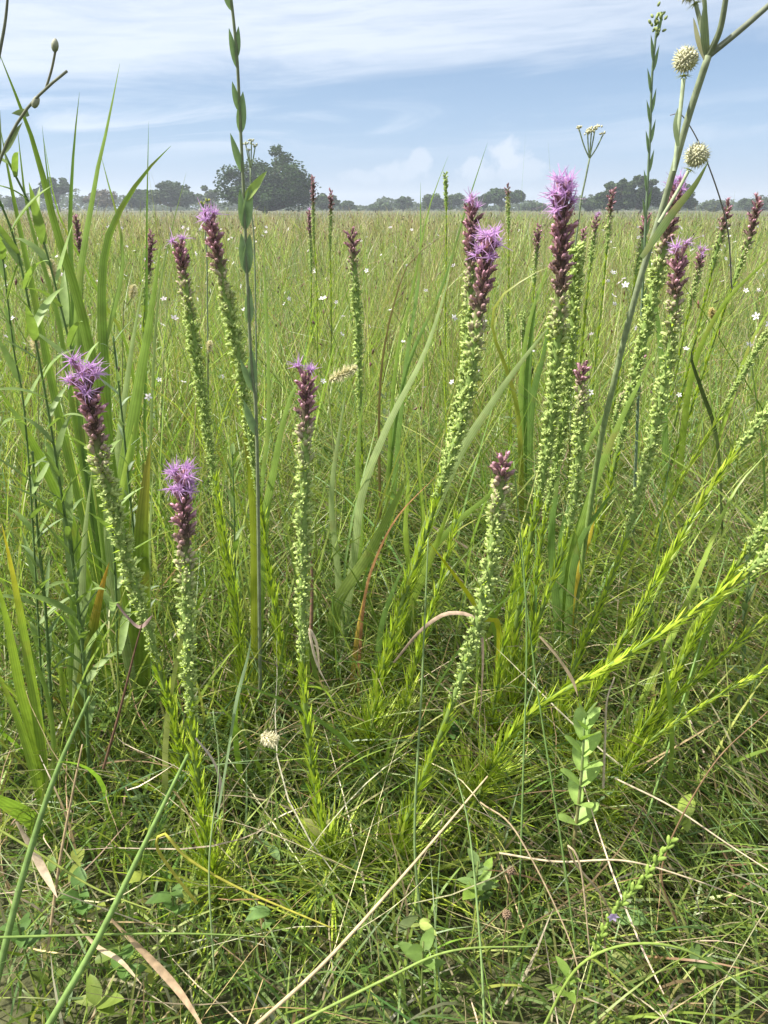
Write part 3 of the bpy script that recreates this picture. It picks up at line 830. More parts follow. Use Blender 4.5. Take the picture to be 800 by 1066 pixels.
def clump(label, rootpx, Y, leaves, name='broad_leaf_grass', cat='grass clump', group='broad leaved grass clumps'):
    root = P(rootpx, ground_py(Y), Y); root[2] = 0
    th = thing(name, label, cat, root, group)
    for lf in leaves:
        pts, Y0, Y1, w, c = lf[:5]
        kw = lf[5] if len(lf) > 5 else {}
        grass_leaf(th, [(rootpx + RNG.uniform(-6, 6), ground_py(Y))] + pts, Y, Y1, w, c, **kw)
    return th


clump('clump of tall broad grass blades behind the lance leaved stems', 118, 1.15, [
    ([(122, 600), (112, 470), (85, 330), (58, 240), (35, 150), (-2, 52)], 1.1, .95, 15, G1),
    ([(122, 600), (128, 500), (139, 430), (156, 330), (168, 252)], 1.1, 1.05, 18, G1),
    ([(115, 600), (122, 480), (136, 370), (150, 290)], 1.1, 1.1, 10, G4),
    ([(112, 600), (95, 470), (80, 330), (97, 200), (112, 130), (125, 66)], 1.1, 1.1, 11, G1),
    ([(108, 600), (88, 430), (74, 270), (76, 170), (83, 96)], 1.1, 1.15, 7, G3),
    ([(104, 600), (85, 450), (70, 300), (52, 200), (44, 130)], 1.1, 1.2, 5, G3),
    ([(120, 620), (110, 420), (108, 270), (140, 195), (178, 152)], 1.1, 1.25, 12, G1),
    ([(100, 600), (65, 450), (40, 330), (15, 210), (0, 130)], 1.1, 1.1, 9, G1),
    ([(105, 600), (75, 420), (58, 320), (30, 225), (18, 130)], 1.1, 1.2, 6, G1),
    ([(95, 640), (70, 540), (30, 455), (-5, 400)], 1.1, .95, 17, G1),
    ([(112, 640), (98, 520), (105, 380), (128, 270), (105, 160)], 1.1, 1.25, 8, G1),
])
clump('clump of bright blades with one blunt brown ended leaf', 150, 1.05, [
    ([(146, 640), (147, 560), (152, 500), (157, 462)], 1.05, 1.0, 21, (.15, .22, .035), dict(tipc=(.30, .27, .07))),
    ([(155, 640), (156, 560), (160, 480)], 1.05, 1.02, 5, G4),
    ([(130, 640), (118, 580), (128, 500), (140, 440)], 1.05, 1.02, 13, G2),
    ([(128, 660), (112, 560), (112, 470)], 1.05, 1.0, 12, G4),
])
clump('low clump with an orange edged dying blade and pale folded leaves', 92, 0.95, [
    ([(84, 740), (92, 680), (104, 620), (114, 585)], .95, .93, 16, (.20, .24, .04), dict(tipc=(.5, .30, .05))),
    ([(80, 740), (84, 640), (88, 560), (96, 490)], .95, .95, 11, G4),
    ([(78, 740), (76, 640), (82, 540)], .95, .98, 10, G1),
    ([(70, 760), (62, 690), (50, 640)], .95, .96, 7, G2),
])
clump('yellow green blade clump rising at the picture edge', 52, 0.86, [
    ([(44, 790), (30, 690), (14, 600), (2, 545)], .86, .82, 11, G2, dict(tipc=YEL)),
    ([(40, 790), (22, 720), (6, 640), (-8, 590)], .86, .82, 12, G2),
    ([(34, 800), (15, 740), (-8, 690)], .86, .8, 11, G2),
    ([(56, 790), (48, 720), (22, 650), (10, 560)], .86, .84, 6, G1),
    ([(48, 870), (30, 852), (8, 838), (-15, 825)], .86, .74, 20, G1),
])
clump('pale green pair of long blades crossing the middle of the meadow', 352, 1.2, [
    ([(368, 580), (378, 510), (405, 440), (440, 372), (462, 308), (470, 270)], 1.2, 1.15, 9, G4),
    ([(352, 600), (345, 520), (355, 440), (362, 400)], 1.2, 1.25, 7, G4),
    ([(348, 640), (385, 575), (415, 515), (425, 490)], 1.2, 1.1, 13, (.20, .27, .07)),
    ([(360, 640), (375, 560), (372, 480), (380, 400)], 1.2, 1.25, 7, G1),
])
clump('slanting pale blade clump between the crowned pair and tallest spike', 415, 1.2, [
    ([(430, 600), (470, 490), (512, 420), (548, 370), (580, 330)], 1.2, 1.1, 11, G4),
    ([(430, 610), (470, 550), (510, 515), (548, 470)], 1.2, 1.1, 8, G1),
    ([(415, 660), (436, 610), (455, 565), (470, 520)], 1.2, 1.12, 10, G2),
    ([(425, 620), (440, 560), (437, 500), (433, 440)], 1.2, 1.2, 7, G2),
    ([(430, 640), (422, 560), (425, 500), (418, 455)], 1.2, 1.2, 7, G2),
])
clump('rust brown dying blade curling beside green ones', 372, 1.1, [
    ([(374, 690), (380, 620), (394, 575), (416, 535), (456, 494)], 1.1, 1.0, 4, RUST, dict(mat=M_DRY)),
    ([(366, 720), (372, 660), (384, 600)], 1.1, 1.08, 6, (.42, .30, .06), dict(mat=M_DRY)),
    ([(390, 700), (400, 640), (424, 580)], 1.1, 1.05, 8, G3),
])
clump('short clump with one bright yellow drooping leaf', 515, 1.05, [
    ([(520, 660), (505, 645), (480, 608), (445, 562)], 1.05, .98, 8, (.42, .42, .03)),
    ([(525, 680), (545, 590), (560, 520)], 1.05, 1.05, 9, G2),
    ([(520, 690), (510, 620), (522, 560)], 1.05, 1.08, 8, G1),
])
clump('dark green broad clump behind the short budded stalk, one leaf yellowing', 590, 1.15, [
    ([(580, 640), (574, 560), (582, 480), (585, 430)], 1.15, 1.15, 9, G3),
    ([(588, 650), (585, 560), (605, 500), (608, 440)], 1.15, 1.2, 9, G3),
    ([(592, 640), (602, 570), (625, 530), (648, 500)], 1.15, 1.1, 9, G3),
    ([(594, 640), (604, 590), (614, 560), (622, 525)], 1.15, 1.12, 8, (.45, .36, .05)),
    ([(592, 600), (628, 480), (665, 400), (690, 350)], 1.15, 1.15, 9, G1),
    ([(590, 620), (600, 500), (630, 430), (655, 395)], 1.15, 1.25, 8, G1),
])
clump('deep green upright blade clump between tallest spike and crowned pair', 548, 1.6, [
    ([(548, 430), (552, 360), (560, 300)], 1.6, 1.6, 10, G3),
    ([(542, 440), (548, 350), (566, 290), (580, 250)], 1.6, 1.6, 6, G1),
    ([(552, 440), (566, 370), (575, 320)], 1.6, 1.65, 9, G3),
    ([(540, 440), (512, 330), (560, 282), (577, 276)], 1.6, 1.45, 6, (.25, .28, .05)),
])
clump('thin dark blades piercing the skyline near the crowned pair', 395, 1.5, [
    ([(410, 400), (428, 310), (446, 220), (467, 162)], 1.5, 1.4, 4, G1),
    ([(420, 400), (436, 290), (438, 190)], 1.5, 1.5, 6, G3),
    ([(415, 420), (460, 300), (486, 215), (508, 148)], 1.5, 1.4, 4, G3),
    ([(395, 420), (415, 300), (440, 260), (475, 238)], 1.5, 1.4, 3, (.15, .12, .05)),
])
clump('narrow yellow green blade pair by the slender tall stalks', 266, 1.1, [
    ([(264, 560), (254, 440), (238, 352)], 1.1, 1.08, 9, (.24, .29, .03)),
    ([(268, 560), (280, 430), (275, 280), (274, 240)], 1.1, 1.3, 5, G1),
    ([(274, 560), (283, 500), (300, 420), (322, 380)], 1.1, 1.2, 11, G1),
])
clump('clump of arching green blades sweeping across the lower corner', 690, 0.95, [
    ([(720, 700), (760, 610), (800, 560)], .95, .95, 7, G1),
    ([(700, 720), (730, 640), (800, 600)], .95, .9, 6, G2),
    ([(660, 760), (710, 640), (760, 520), (800, 470)], .95, 1.1, 7, G2),
    ([(640, 770), (590, 800), (540, 850)], .95, .8, 5, G1),
    ([(700, 820), (770, 790), (830, 770)], .95, .8, 6, G1),
], )
clump('two thin blades standing against the sky beside leaning far stalks', 700, 1.7, [
    ([(690, 400), (680, 300), (672, 240)], 1.7, 1.7, 7, G3),
    ([(715, 420), (745, 330), (800, 270), (840, 240)], 1.7, 1.5, 6, G2),
    ([(760, 420), (790, 340), (830, 290)], 1.7, 1.55, 6, G2),
])
clump('lone thin blade tips before the pale distant trees', 150, 1.6, [
    ([(152, 380), (153, 240), (155, 126)], 1.6, 1.5, 3, G3),
    ([(160, 380), (170, 280), (194, 180)], 1.6, 1.5, 3, G4),
    ([(140, 400), (100, 300), (62, 225), (45, 140)], 1.6, 1.3, 3, G1),
])


# ------------------------------------------------------------------ reeds, straws and dead leaves lying in the grass
def strand(name, label, cat, pts, Y0, Y1, wpx, color, round_=True, mat=None, group=None, zmin=0.008, part='stem'):
    q = np.array(pts, float)
    s = np.concatenate([[0], np.cumsum(np.hypot(*np.diff(q, axis=0).T))]); s /= s[-1]
    lift = .83 if max(Y0, Y1) < 1.0 else 1.0
    w = [P(a, b, lift * (Y0 + (Y1 - Y0) * u)) for (a, b), u in zip(q, s)]
    line = spline(w, 34); line[:, 2] = np.maximum(line[:, 2], zmin)
    R = wpx / F * (Y0 + Y1) / 2 * .9 / 2 * lift
    t = np.linspace(0, 1, 34)
    m = MB()
    if round_:
        m.tube(line, R * (1 - .55 * t ** 2), color, 7)
    else:
        T = unit(np.gradient(line, axis=0)); view = unit(line - np.array([0, 0, H])); sx = unit(np.cross(T, view)); nz_ = np.cross(sx, T)
        tw = .3 + .8 * np.sin(t * 3 + wpx)
        m.ribbons(line[None], (2 * R * (np.minimum(1, .5 + 2 * t) * (1 - t ** 4) + .03))[None], (sx * np.cos(tw)[:, None] + nz_ * np.sin(tw)[:, None])[None], np.array(color)[None], .15)
    o = m.build(name, mat or M_STEM, None, origin=tuple(line[0]))
    return tag(o, label, cat, group)


strand('reed', 'dark green reed rising from the lower corner', 'reed', [(-5, 1030), (22, 920), (55, 815), (94, 725)], .66, .80, 11, (.14, .22, .065), group='reeds leaning across the foreground')
strand('reed', 'long green reed slanting up towards the nearest blazing star', 'reed', [(40, 1085), (98, 985), (150, 880), (196, 785)], .60, .78, 11, (.16, .25, .07), group='reeds leaning across the foreground')
strand('dry_stalk', 'long straight straw stalk lying diagonally across the foreground', 'stalk', [(258, 1075), (340, 1000), (430, 900), (508, 808)], .60, .84, 6, (.50, .40, .24), mat=M_DRY)
strand('grass_stem', 'yellow grass stem bent into a hook at one end', 'grass stem', [(205, 940), (178, 905), (163, 880), (172, 868), (195, 893), (250, 925), (350, 968)], .74, .70, 5, (.38, .36, .06), mat=M_STEM)
strand('dead_leaf', 'flat tan dead blade lying over the lower grass', 'dead leaf', [(112, 952), (150, 990), (185, 1030), (215, 1075)], .71, .60, 14, (.36, .26, .16), False, M_DRY)
strand('dead_leaf', 'small curled tan leaf beside the flat dead blade', 'dead leaf', [(80, 962), (102, 985), (125, 1000), (148, 1025)], .70, .64, 8, (.48, .38, .24), False, M_DRY)
strand('grass_stem', 'thin level green stem crossing the lowest herbs', 'grass stem', [(-10, 976), (100, 973), (200, 972), (290, 976)], .66, .70, 4, (.16, .24, .06))
strand('grass_stem', 'thin yellow green stem slanting over both reeds', 'grass stem', [(-10, 858), (40, 888), (100, 925), (165, 950)], .76, .70, 4, (.22, .27, .06))
strand('dry_stalk', 'upright tan stalk between the two reeds', 'stalk', [(50, 990), (62, 900), (75, 830), (86, 775)], .72, .80, 5, (.38, .29, .17), mat=M_DRY)
strand('dry_stalk', 'reddish brown dead stem behind the leaning blazing stars', 'stalk', [(108, 800), (125, 740), (140, 680), (148, 650)], .93, .95, 4, (.13, .075, .05), mat=M_DRY)
strand('dry_stalk', 'pinkish brown dead stem beside the upright single tuft stalk', 'stalk', [(322, 720), (324, 660), (325, 600), (322, 570)], 1.1, 1.12, 6, (.24, .15, .10), mat=M_DRY)
strand('dead_leaf', 'bleached arching dead blade above the needle leaf tuft', 'dead leaf', [(410, 690), (440, 655), (470, 638), (500, 652), (502, 720), (495, 770)], .98, .95, 5, (.40, .30, .22), False, M_DRY)
strand('dead_leaf', 'mauve grey shrivelled leaf behind the nearest blazing star', 'dead leaf', [(122, 628), (132, 640), (146, 652), (160, 640)], .98, .96, 7, (.27, .19, .17), False, M_DRY)
strand('dead_leaf', 'curled straw ribbon next to the upright single tuft stalk', 'dead leaf', [(333, 700), (330, 670), (322, 655), (330, 690), (345, 720)], .95, .94, 4, (.55, .46, .34), False, M_DRY)
strand('dead_leaf', 'grey curved dead blade under the leaning blazing star', 'dead leaf', [(204, 768), (222, 790), (230, 815), (228, 845)], .86, .84, 7, (.36, .31, .27), False, M_DRY)
strand('dead_leaf', 'pale tan blade behind the long leaning stalk', 'dead leaf', [(562, 662), (580, 682), (595, 705), (602, 725)], .98, .95, 7, (.36, .28, .17), False, M_DRY)
strand('dead_leaf', 'crumpled tan leaf by the lower corner reed', 'dead leaf', [(18, 855), (32, 878), (45, 905), (60, 935)], .80, .72, 14, (.46, .37, .26), False, M_DRY)
strand('dead_herb', 'dark twisted dead herb standing in grass under the far lilac tuft', 'dead stem', [(752, 560), (746, 460), (730, 405), (720, 372), (726, 352)], 1.35, 1.3, 7, (.06, .085, .03), False, M_LEAF)
strand('grass_stem', 'glaucous blade leaning over needle leaf tufts', 'grass stem', [(226, 850), (236, 790), (246, 730), (258, 685), (262, 660)], .82, .92, 7, (.20, .28, .15), False, M_BROAD)
for k, (lab, pts, Y0, Y1, w, c) in enumerate([
    ('straw strand sweeping level above the small purple bud shoot', [(520, 888), (580, 897), (650, 896), (720, 915), (800, 945)], .80, .74, 3.4, (.50, .42, .28)),
    ('long straw strand falling from the corner grasses', [(640, 810), (700, 840), (760, 880), (830, 925)], .88, .75, 3, (.55, .46, .32)),
    ('brown grass stem rising steeply by the paired leaf sapling', [(705, 960), (690, 900), (740, 800), (800, 740)], .78, .85, 3, (.20, .13, .07)),
    ('tan strand looped around the foot of the paired leaf sapling', [(640, 960), (625, 930), (600, 900), (592, 880), (605, 905), (615, 1000)], .76, .7, 4, (.48, .38, .24)),
    ('bleached strand dropping from the sapling tip', [(628, 820), (630, 770), (632, 730), (640, 705)], .9, .92, 4, (.5, .42, .3)),
    ('straw strand arcing low over the needle leaved foot', [(500, 835), (540, 870), (600, 1000), (590, 1080)], .8, .62, 3, (.42, .33, .2)),
]):
    strand('straw_strand', lab, 'straw', pts, Y0, Y1, w, c, mat=M_DRY, group='loose straw strands')
for k, (lab, pts, Y0, Y1, w, c) in enumerate([
    ('fine green stem standing before the curved budded stalk', [(540, 960), (545, 800), (548, 640), (535, 480)], .80, .9, 3, (.16, .25, .08)),
    ('fine green stem with brown lower half behind the straw stalk', [(445, 1000), (432, 880), (440, 700), (446, 560)], .78, .95, 4, (.16, .23, .09)),
    ('fine pale stem crossing the nearest blazing star foot', [(223, 1010), (218, 900), (228, 800), (222, 740)], .68, .78, 3, (.22, .3, .13)),
    ('fine green stem leaning across the yellow leaf', [(600, 990), (585, 880), (560, 720), (540, 560)], .75, .9, 3, (.15, .24, .07)),
    ('thin green stem under the outermost leaning stalk', [(620, 1080), (660, 900), (720, 700), (760, 560)], .62, 1.0, 4, (.15, .24, .07)),
    ('slim green stem arching over the lowest edge', [(560, 1080), (610, 1000), (700, 985), (800, 1040)], .62, .62, 5, (.2, .28, .06)),
    ('light green stem rising through the straw by the lowest edge', [(505, 1075), (500, 980), (488, 860), (470, 790)], .62, .8, 4, (.19, .28, .1)),
    ('shiny arching blade reaching the bottom edge below the herbs', [(300, 1070), (400, 1020), (470, 990), (560, 985)], .6, .66, 5, (.2, .28, .07)),
]):
    strand('grass_stem', lab, 'grass stem', pts, Y0, Y1, w, c, group='fine grass stems in front')


# ------------------------------------------------------------------ leafy herbs
def herb_leaf(th, base, dirv, length, width, color, shape=LANCE, droop=0.4, fold=.16, name='leaf', mat=None, upv=(0, 0, 1)):
    K = 9; t = np.linspace(0, 1, K)
    d = unit(dirv)
    pts = base + d * (length * t)[:, None] + np.array([0, 0, -1.0]) * (length * droop * t ** 2)[:, None]
    side = unit(np.cross(d, np.array(upv) + np.array([.01, .02, 0])))
    m = MB(); m.ribbon(pts, np.maximum(width * shape(t), width * .03), side, color, fold)
    return m.build(name, mat or M_LEAF, th)


def lance_herb(label, pts, Y0, Y1, rootx, n, lpx, color, stemw=5, startfr=.25, wid=.13, group='lance leaved herb stems'):
    line = path_px(pts, Y0, Y1, rootx, 80)
    th = thing('leafy_herb', label, 'herb', line[0], group)
    R = stemw / F * Y0 / 2
    m = MB(); m.tube(line, np.linspace(R, R * .5, 80), np.array([.10, .16, .055]), 6); m.build('stem', M_STEM, th)
    T = unit(np.gradient(line, axis=0))
    for k in range(n):
        f = startfr + (1 - startfr) * (k + .5) / n
        i = min(78, int(f * 80)); t = T[i]; a, b = perp(t)
        an = k * GA + RNG.normal(0, .3)
        out = math.cos(an) * a + math.sin(an) * b
        ln_ = lpx / F * Y0 * RNG.uniform(.7, 1.15) * (1.1 - .45 * f)
        e = RNG.uniform(.3, .85)
        herb_leaf(th, line[i], out * math.sin(e) + t * math.cos(e), ln_, ln_ * wid * RNG.uniform(.8, 1.2), np.array(color) * RNG.uniform(.8, 1.2), droop=RNG.uniform(.0, .5), upv=t)
    return th


HC = (.215, .31, .095)
lance_herb('tall lance leaved herb stem leaning to the picture edge', [(82, 640), (62, 500), (42, 380), (18, 260), (-8, 190)], .95, .80, 95, 34, 90, HC, 3.6)
lance_herb('second lance leaved herb stem, bent behind the first', [(118, 560), (92, 440), (66, 330), (40, 235), (5, 160)], 1.0, .9, 125, 30, 90, HC, 3.6)
lance_herb('short lance leaved herb stem at the very picture edge', [(30, 480), (14, 360), (2, 260)], .95, .85, 50, 26, 80, HC, 3)
lance_herb('grey green narrow leaved herb with curling leaves over the edge blades', [(48, 640), (40, 560), (34, 470)], .92, .9, 60, 20, 70, (.17, .25, .10), 5, .35, .10)
lance_herb('drooping narrow leaved herb among the low edge clump', [(88, 700), (78, 600), (70, 520)], .90, .9, 95, 20, 72, (.15, .23, .075), 5, .3, .11)
lance_herb('grey leaved herb stem with up curled leaves behind the bent blazing star', [(150, 640), (138, 540), (128, 440), (118, 350)], 1.08, 1.02, 160, 24, 46, (.19, .26, .15), 4, .35, .15)
lance_herb('small whorled herb beside the slender tall stalks', [(245, 600), (244, 530), (242, 470)], 1.15, 1.15, 248, 14, 44, (.16, .25, .06), 3, .5, .16)
lance_herb('pale herb with narrow leaves at the edge of the leaning stalks', [(775, 660), (780, 600), (782, 560)], 1.0, 1.0, 770, 16, 40, (.18, .26, .12), 4, .3, .22)

# the tall stem with clasping paired leaves
line = path_px([(268, 470), (262, 380), (258, 300), (254, 200), (250, 120), (247, 60), (241, 0), (234, -40)], 1.05, .92, 272, 110)
th = thing('clasping_leaf_plant', 'tall single stem with blue green clasping leaves, rising in front of the oak', 'plant', line[0])
m = MB(); m.tube(line, np.linspace(.0034, .0016, 110), np.array([.17, .20, .12]), 7); m.build('stem', M_STEM, th)
pysL = proj_py(line); T = unit(np.gradient(line, axis=0))
for (py, sgn, ln_, wd, sp_, br) in [(8, -1, 22, 9, .35, 0), (66, -1, 34, 9, .18, 0), (62, 1, 26, 8, .15, 0), (112, -1, 27, 9, .22, 0), (142, 1, 37, 13, .12, 0), (176, -1, 38, 10, .28, 0),
                                  (208, 1, 40, 12, .72, 1), (238, 1, 46, 15, .18, 0), (238, -1, 40, 12, .1, 0), (282, -1, 42, 14, .10, 0), (280, 1, 42, 14, .12, 0), (335, 1, 42, 13, .05, 0), (400, 1, 46, 13, .06, 0), (405, -1, 42, 12, .3, 0), (455, -1, 46, 13, .3, 0)]:
    i = int(np.argmin(np.abs(pysL - py)))
    sc_ = line[i][1] * 1.03 / F
    d = T[i] * math.cos(sp_) + np.array([sgn, -.15, 0]) * math.sin(sp_)
    herb_leaf(th, line[i], d, ln_ * sc_ * .88, wd * sc_ * .68, (.27, .36, .11) if br else (.20, .29, .17), shape=OVATE, droop=0.0, fold=.22, upv=(.1 * sgn, -.95, .3))

# sapling with paired oval leaves
line = path_px([(601, 850), (606, 800), (609, 748)], .75, .74, 590, 40)
th = thing('sapling', 'small upright sapling with pale paired oval leaves and reddish stem', 'sapling', line[0])
m = MB(); m.tube(line, np.linspace(.0032, .0014, 40), np.linspace([.20, .10, .06], [.18, .27, .10], 40), 7); m.build('stem', M_STEM, th)
pysL = proj_py(line)
for k, py in enumerate((855, 836, 818, 801, 786, 772, 760)):
    i = int(np.argmin(np.abs(pysL - py)))
    for sgn in (-1, 1):
        a = k * PI / 2 + RNG.normal(0, .25) + .3
        d = np.array([math.cos(a) * sgn, math.sin(a) * sgn, 0]) * .75 + np.array([0, 0, 1]) * (.6 + .08 * k)
        L_ = RNG.uniform(.038, .046) * (1 if k < 6 else .8)
        herb_leaf(th, line[i], d, L_, L_ * .52, np.array([.31, .45, .12]) * RNG.uniform(.9, 1.15), shape=OBLONG, droop=.12, fold=.12)
for sgn in (-.5, .5):
    herb_leaf(th, line[-1], np.array([sgn, -.2, 1.2]), .030, .013, (.20, .29, .10), shape=OBLONG, droop=0, fold=.12)


def low_herb(label, px, py, n, L0, color, Y=None, wid=.6):
    b = PZ(px, py, .11)
    th = thing('low_herb', label, 'herb', (b[0], b[1], 0), 'low broad leaved herbs in the grass')
    m = MB(); m.tube(spline([(b[0], b[1], 0), b, b + np.array([0, 0, .045])], 8), .0013, np.array([.13, .17, .05]), 5); m.build('stem', M_STEM, th)
    for k in range(n):
        a = k * GA + RNG.uniform(0, .5); e = RNG.uniform(.2, .9)
        d = np.array([math.cos(a) * math.cos(e), math.sin(a) * math.cos(e), math.sin(e)])
        L_ = L0 * .72 * RNG.uniform(.6, 1.2)
        herb_leaf(th, b + np.array([0, 0, .045 * k / n]), d, L_, L_ * wid, np.array(color) * RNG.uniform(.85, 1.2), shape=OVATE, droop=.25, fold=.12)


low_herb('clover like herb with round leaves between the two reeds', 88, 950, 7, .036, (.10, .19, .045))
low_herb('broad leaved herb beside the hooked yellow stem', 182, 952, 6, .040, (.11, .20, .045), wid=.5)
low_herb('pale leaved herb near the lowest straw end', 440, 1010, 5, .046, (.14, .23, .05), wid=.42)
low_herb('low herb with pale leaves by the brown seed knobs', 496, 925, 7, .040, (.15, .23, .07), wid=.45)
low_herb('leafy herb at the foot of the dead red stem', 110, 755, 8, .048, (.13, .21, .045), wid=.5)
low_herb('bright leafed herb behind the leaning blazing stars', 155, 735, 8, .048, (.17, .25, .06), wid=.5)
low_herb('rounded leaf herb peeking beside the nearest blazing star', 215, 770, 6, .040, (.15, .24, .055), wid=.45)
low_herb('small herb in the dark grass of the lower corner', 25, 985, 6, .042, (.09, .17, .04))
low_herb('green herb under the tan leaf by the leaning stalks', 770, 640, 7, .045, (.10, .18, .045), wid=.6)
low_herb('deep green herb among needle leaves in mid foreground', 470, 770, 8, .042, (.08, .16, .04), wid=.55)
low_herb('toothed herb at the lowest edge under the bud shoot', 590, 1040, 8, .034, (.18, .28, .05), wid=.4)
low_herb('small herb tucked right of the lowest reed', 130, 1015, 6, .034, (.10, .19, .04))

# bud shoot with one tiny mauve flower
line = path_px([(622, 985), (640, 950), (672, 912), (702, 872)], .60, .62, 605, 50)
th = thing('bud_shoot', 'short bright green bud shoot with one tiny mauve flower', 'plant', line[0])
m = MB(); m.tube(line, np.linspace(.0018, .001, 50), np.array([.18, .27, .05]), 6); m.build('stem', M_STEM, th)
u = np.arange(14, 49); T = unit(np.gradient(line, axis=0)); a, b = perp(T[u]); an = np.arange(len(u)) * GA
out = np.cos(an)[:, None] * a + np.sin(an)[:, None] * b
m = MB(); m.pods(line[u], unit(out * .6 + T[u]), np.full(len(u), .011), np.full(len(u), .0026), np.repeat(np.linspace([.15, .24, .04], [.26, .36, .08], 5)[None], len(u), 0), BUDP, 6); m.build('bud_spike', M_BUD, th)
m = MB(); c0 = P(638, 953, .60)
for k in range(6):
    an = k * PI / 3; d = np.array([math.cos(an), -.4, math.sin(an)])
    m.ribbon(np.array([c0, c0 + d * .004, c0 + d * .007]), [.003, .0045, .001], np.cross(d, [0, 1, 0]), (.62, .5, .75))
m.build('petal', M_PETAL, th)


# ------------------------------------------------------------------ round headed thistly plant against the sky
def seed_ball(th, cen, R, up, name='flower_head'):
    n = 150
    i = np.arange(n) + .5
    z = 1 - 2 * i / n; a = i * GA; rr = np.sqrt(1 - z * z)
    d = np.stack([rr * np.cos(a), rr * np.sin(a), z], 1)
    m = MB()
    core = MB()
    # knobbly core of florets with pointed bractlets
    rc = np.repeat(np.array([[.30, .30, .17], [.44, .43, .28], [.56, .54, .38], [.62, .60, .44], [.5, .5, .3]])[None], n, 0) * (1 + RNG.normal(0, .1, (n, 1, 1)))
    m.pods(cen + d * R * .30, d, np.full(n, R * .60) * RNG.uniform(.78, 1.14, n) * (1 + .10 * np.sin(d[:, 0] * 2 + d[:, 2] * 3)), np.full(n, R * .15), np.clip(rc, 0, 1), [(0, .9), (.5, 1), (.8, 1.0), (.94, .7), (1, .2)], 6)
    d2 = unit(d + RNG.normal(0, .12, (n, 3)))
    rc2 = np.repeat(np.array([[.45, .45, .28], [.55, .55, .36], [.62, .62, .45]])[None], n, 0)
    m.pods(cen + d * R * .75, d2, np.full(n, R * .42) * RNG.uniform(.8, 1.2, n), np.full(n, R * .055), rc2, [(0, 1), (.5, .6), (1, .1)], 4)
    o = m.build(name, M_BUD, th)
    # a collar of bracts
    m = MB(); a_, b_ = perp(np.array(up)); K = 4; t = np.linspace(0, 1, K)
    for k in range(9):
        an = k * 2 * PI / 9; dv = unit((math.cos(an) * a_ + math.sin(an) * b_) * 1.0 - np.array(up) * .15)
        b0 = cen - np.array(up) * R * 1.15
        m.ribbon(b0 + dv * (R * .8 * t)[:, None], R * .2 * np.array([1, .8, .5, .1]), np.cross(dv, up), (.36, .38, .22))
    m.build('bract', M_LEAF, o)


Yb = .95
line = path_px([(598, 640), (622, 480), (640, 395), (664, 300), (692, 210), (716, 125), (738, 57)], 1.18, Yb, 580, 90)
th = thing('round_headed_plant', 'tall branching grey green plant carrying round bristly cream seed heads against the sky', 'plant', line[0])
SG = np.array([.23, .27, .17])
m = MB(); m.tube(line, np.interp(np.arange(90), [0, 40, 89], [.0034, .0042, .0040]), np.array([[np.interp(i, [0, 35, 70, 89], [a_, a_ * 1.2, b_, b_]) for a_, b_ in zip((.15, .22, .06), SG)] for i in range(90)]), 9); m.build('stem', M_STEM, th)


def branch(px, Y0, Y1, w0, w1, col):
    q = np.array(px, float); n = len(q)
    ln = spline([P(a, b, Y0 + (Y1 - Y0) * i / (n - 1)) for i, (a, b) in enumerate(q)], 24)
    m_ = MB(); m_.tube(ln, np.linspace(w0, w1, 24), col, 8); m_.build('branch', M_STEM, th); return ln


branch([(738, 57), (750, 30), (758, -15)], Yb, .92, .0036, .0028, SG * .8)
branch([(739, 57), (770, 32), (800, 6), (830, -20)], Yb, .93, .0036, .0026, SG * np.array([.75, .72, .85]))
l1 = branch([(737, 55), (731, 30), (724, 2)], Yb, .96, .0032, .0022, SG)
l2 = branch([(737, 56), (735, 20), (731, -20)], Yb, .94, .0026, .0020, SG * .9)
l3 = branch([(702, 178), (708, 120), (712, 82)], Yb + .01, .97, .0022, .0024, SG * 1.5)
l4 = branch([(686, 232), (705, 200), (717, 178)], Yb + .02, .97, .0022, .0020, SG * 1.4)
for ln_, rpx, off in ((l3, 11.5, 15), (l4, 11.5, 14), (l1, 12, 12)):
    up = unit(ln_[-1] - ln_[-5]); sc_ = 1.0 / F
    seed_ball(th, ln_[-1] + up * off * sc_, rpx * sc_ * .92, up)
sc_ = 1 / F
grass_leaf(th, [(668, 268), (700, 222), (722, 195), (738, 168)], Yb, .93, 7, (.14, .2, .07), name='leaf')
grass_leaf(th, [(706, 152), (703, 130), (706, 112)], Yb, .95, 4, (.2, .25, .15), name='leaf')
grass_leaf(th, [(736, 62), (733, 30), (735, -5)], Yb, .93, 6, (.22, .27, .2), name='leaf')
grass_leaf(th, [(734, 62), (727, 42), (722, 18)], Yb, .96, 4, (.28, .28, .18), name='leaf')

# thin bare thread stem bowed behind it
strand('grass_stem', 'hair thin bowed stem behind the round seed heads', 'grass stem', [(762, 300), (757, 235), (735, 165), (712, 122), (698, 120)], 1.3, 1.05, 1.8, (.22, .2, .2))

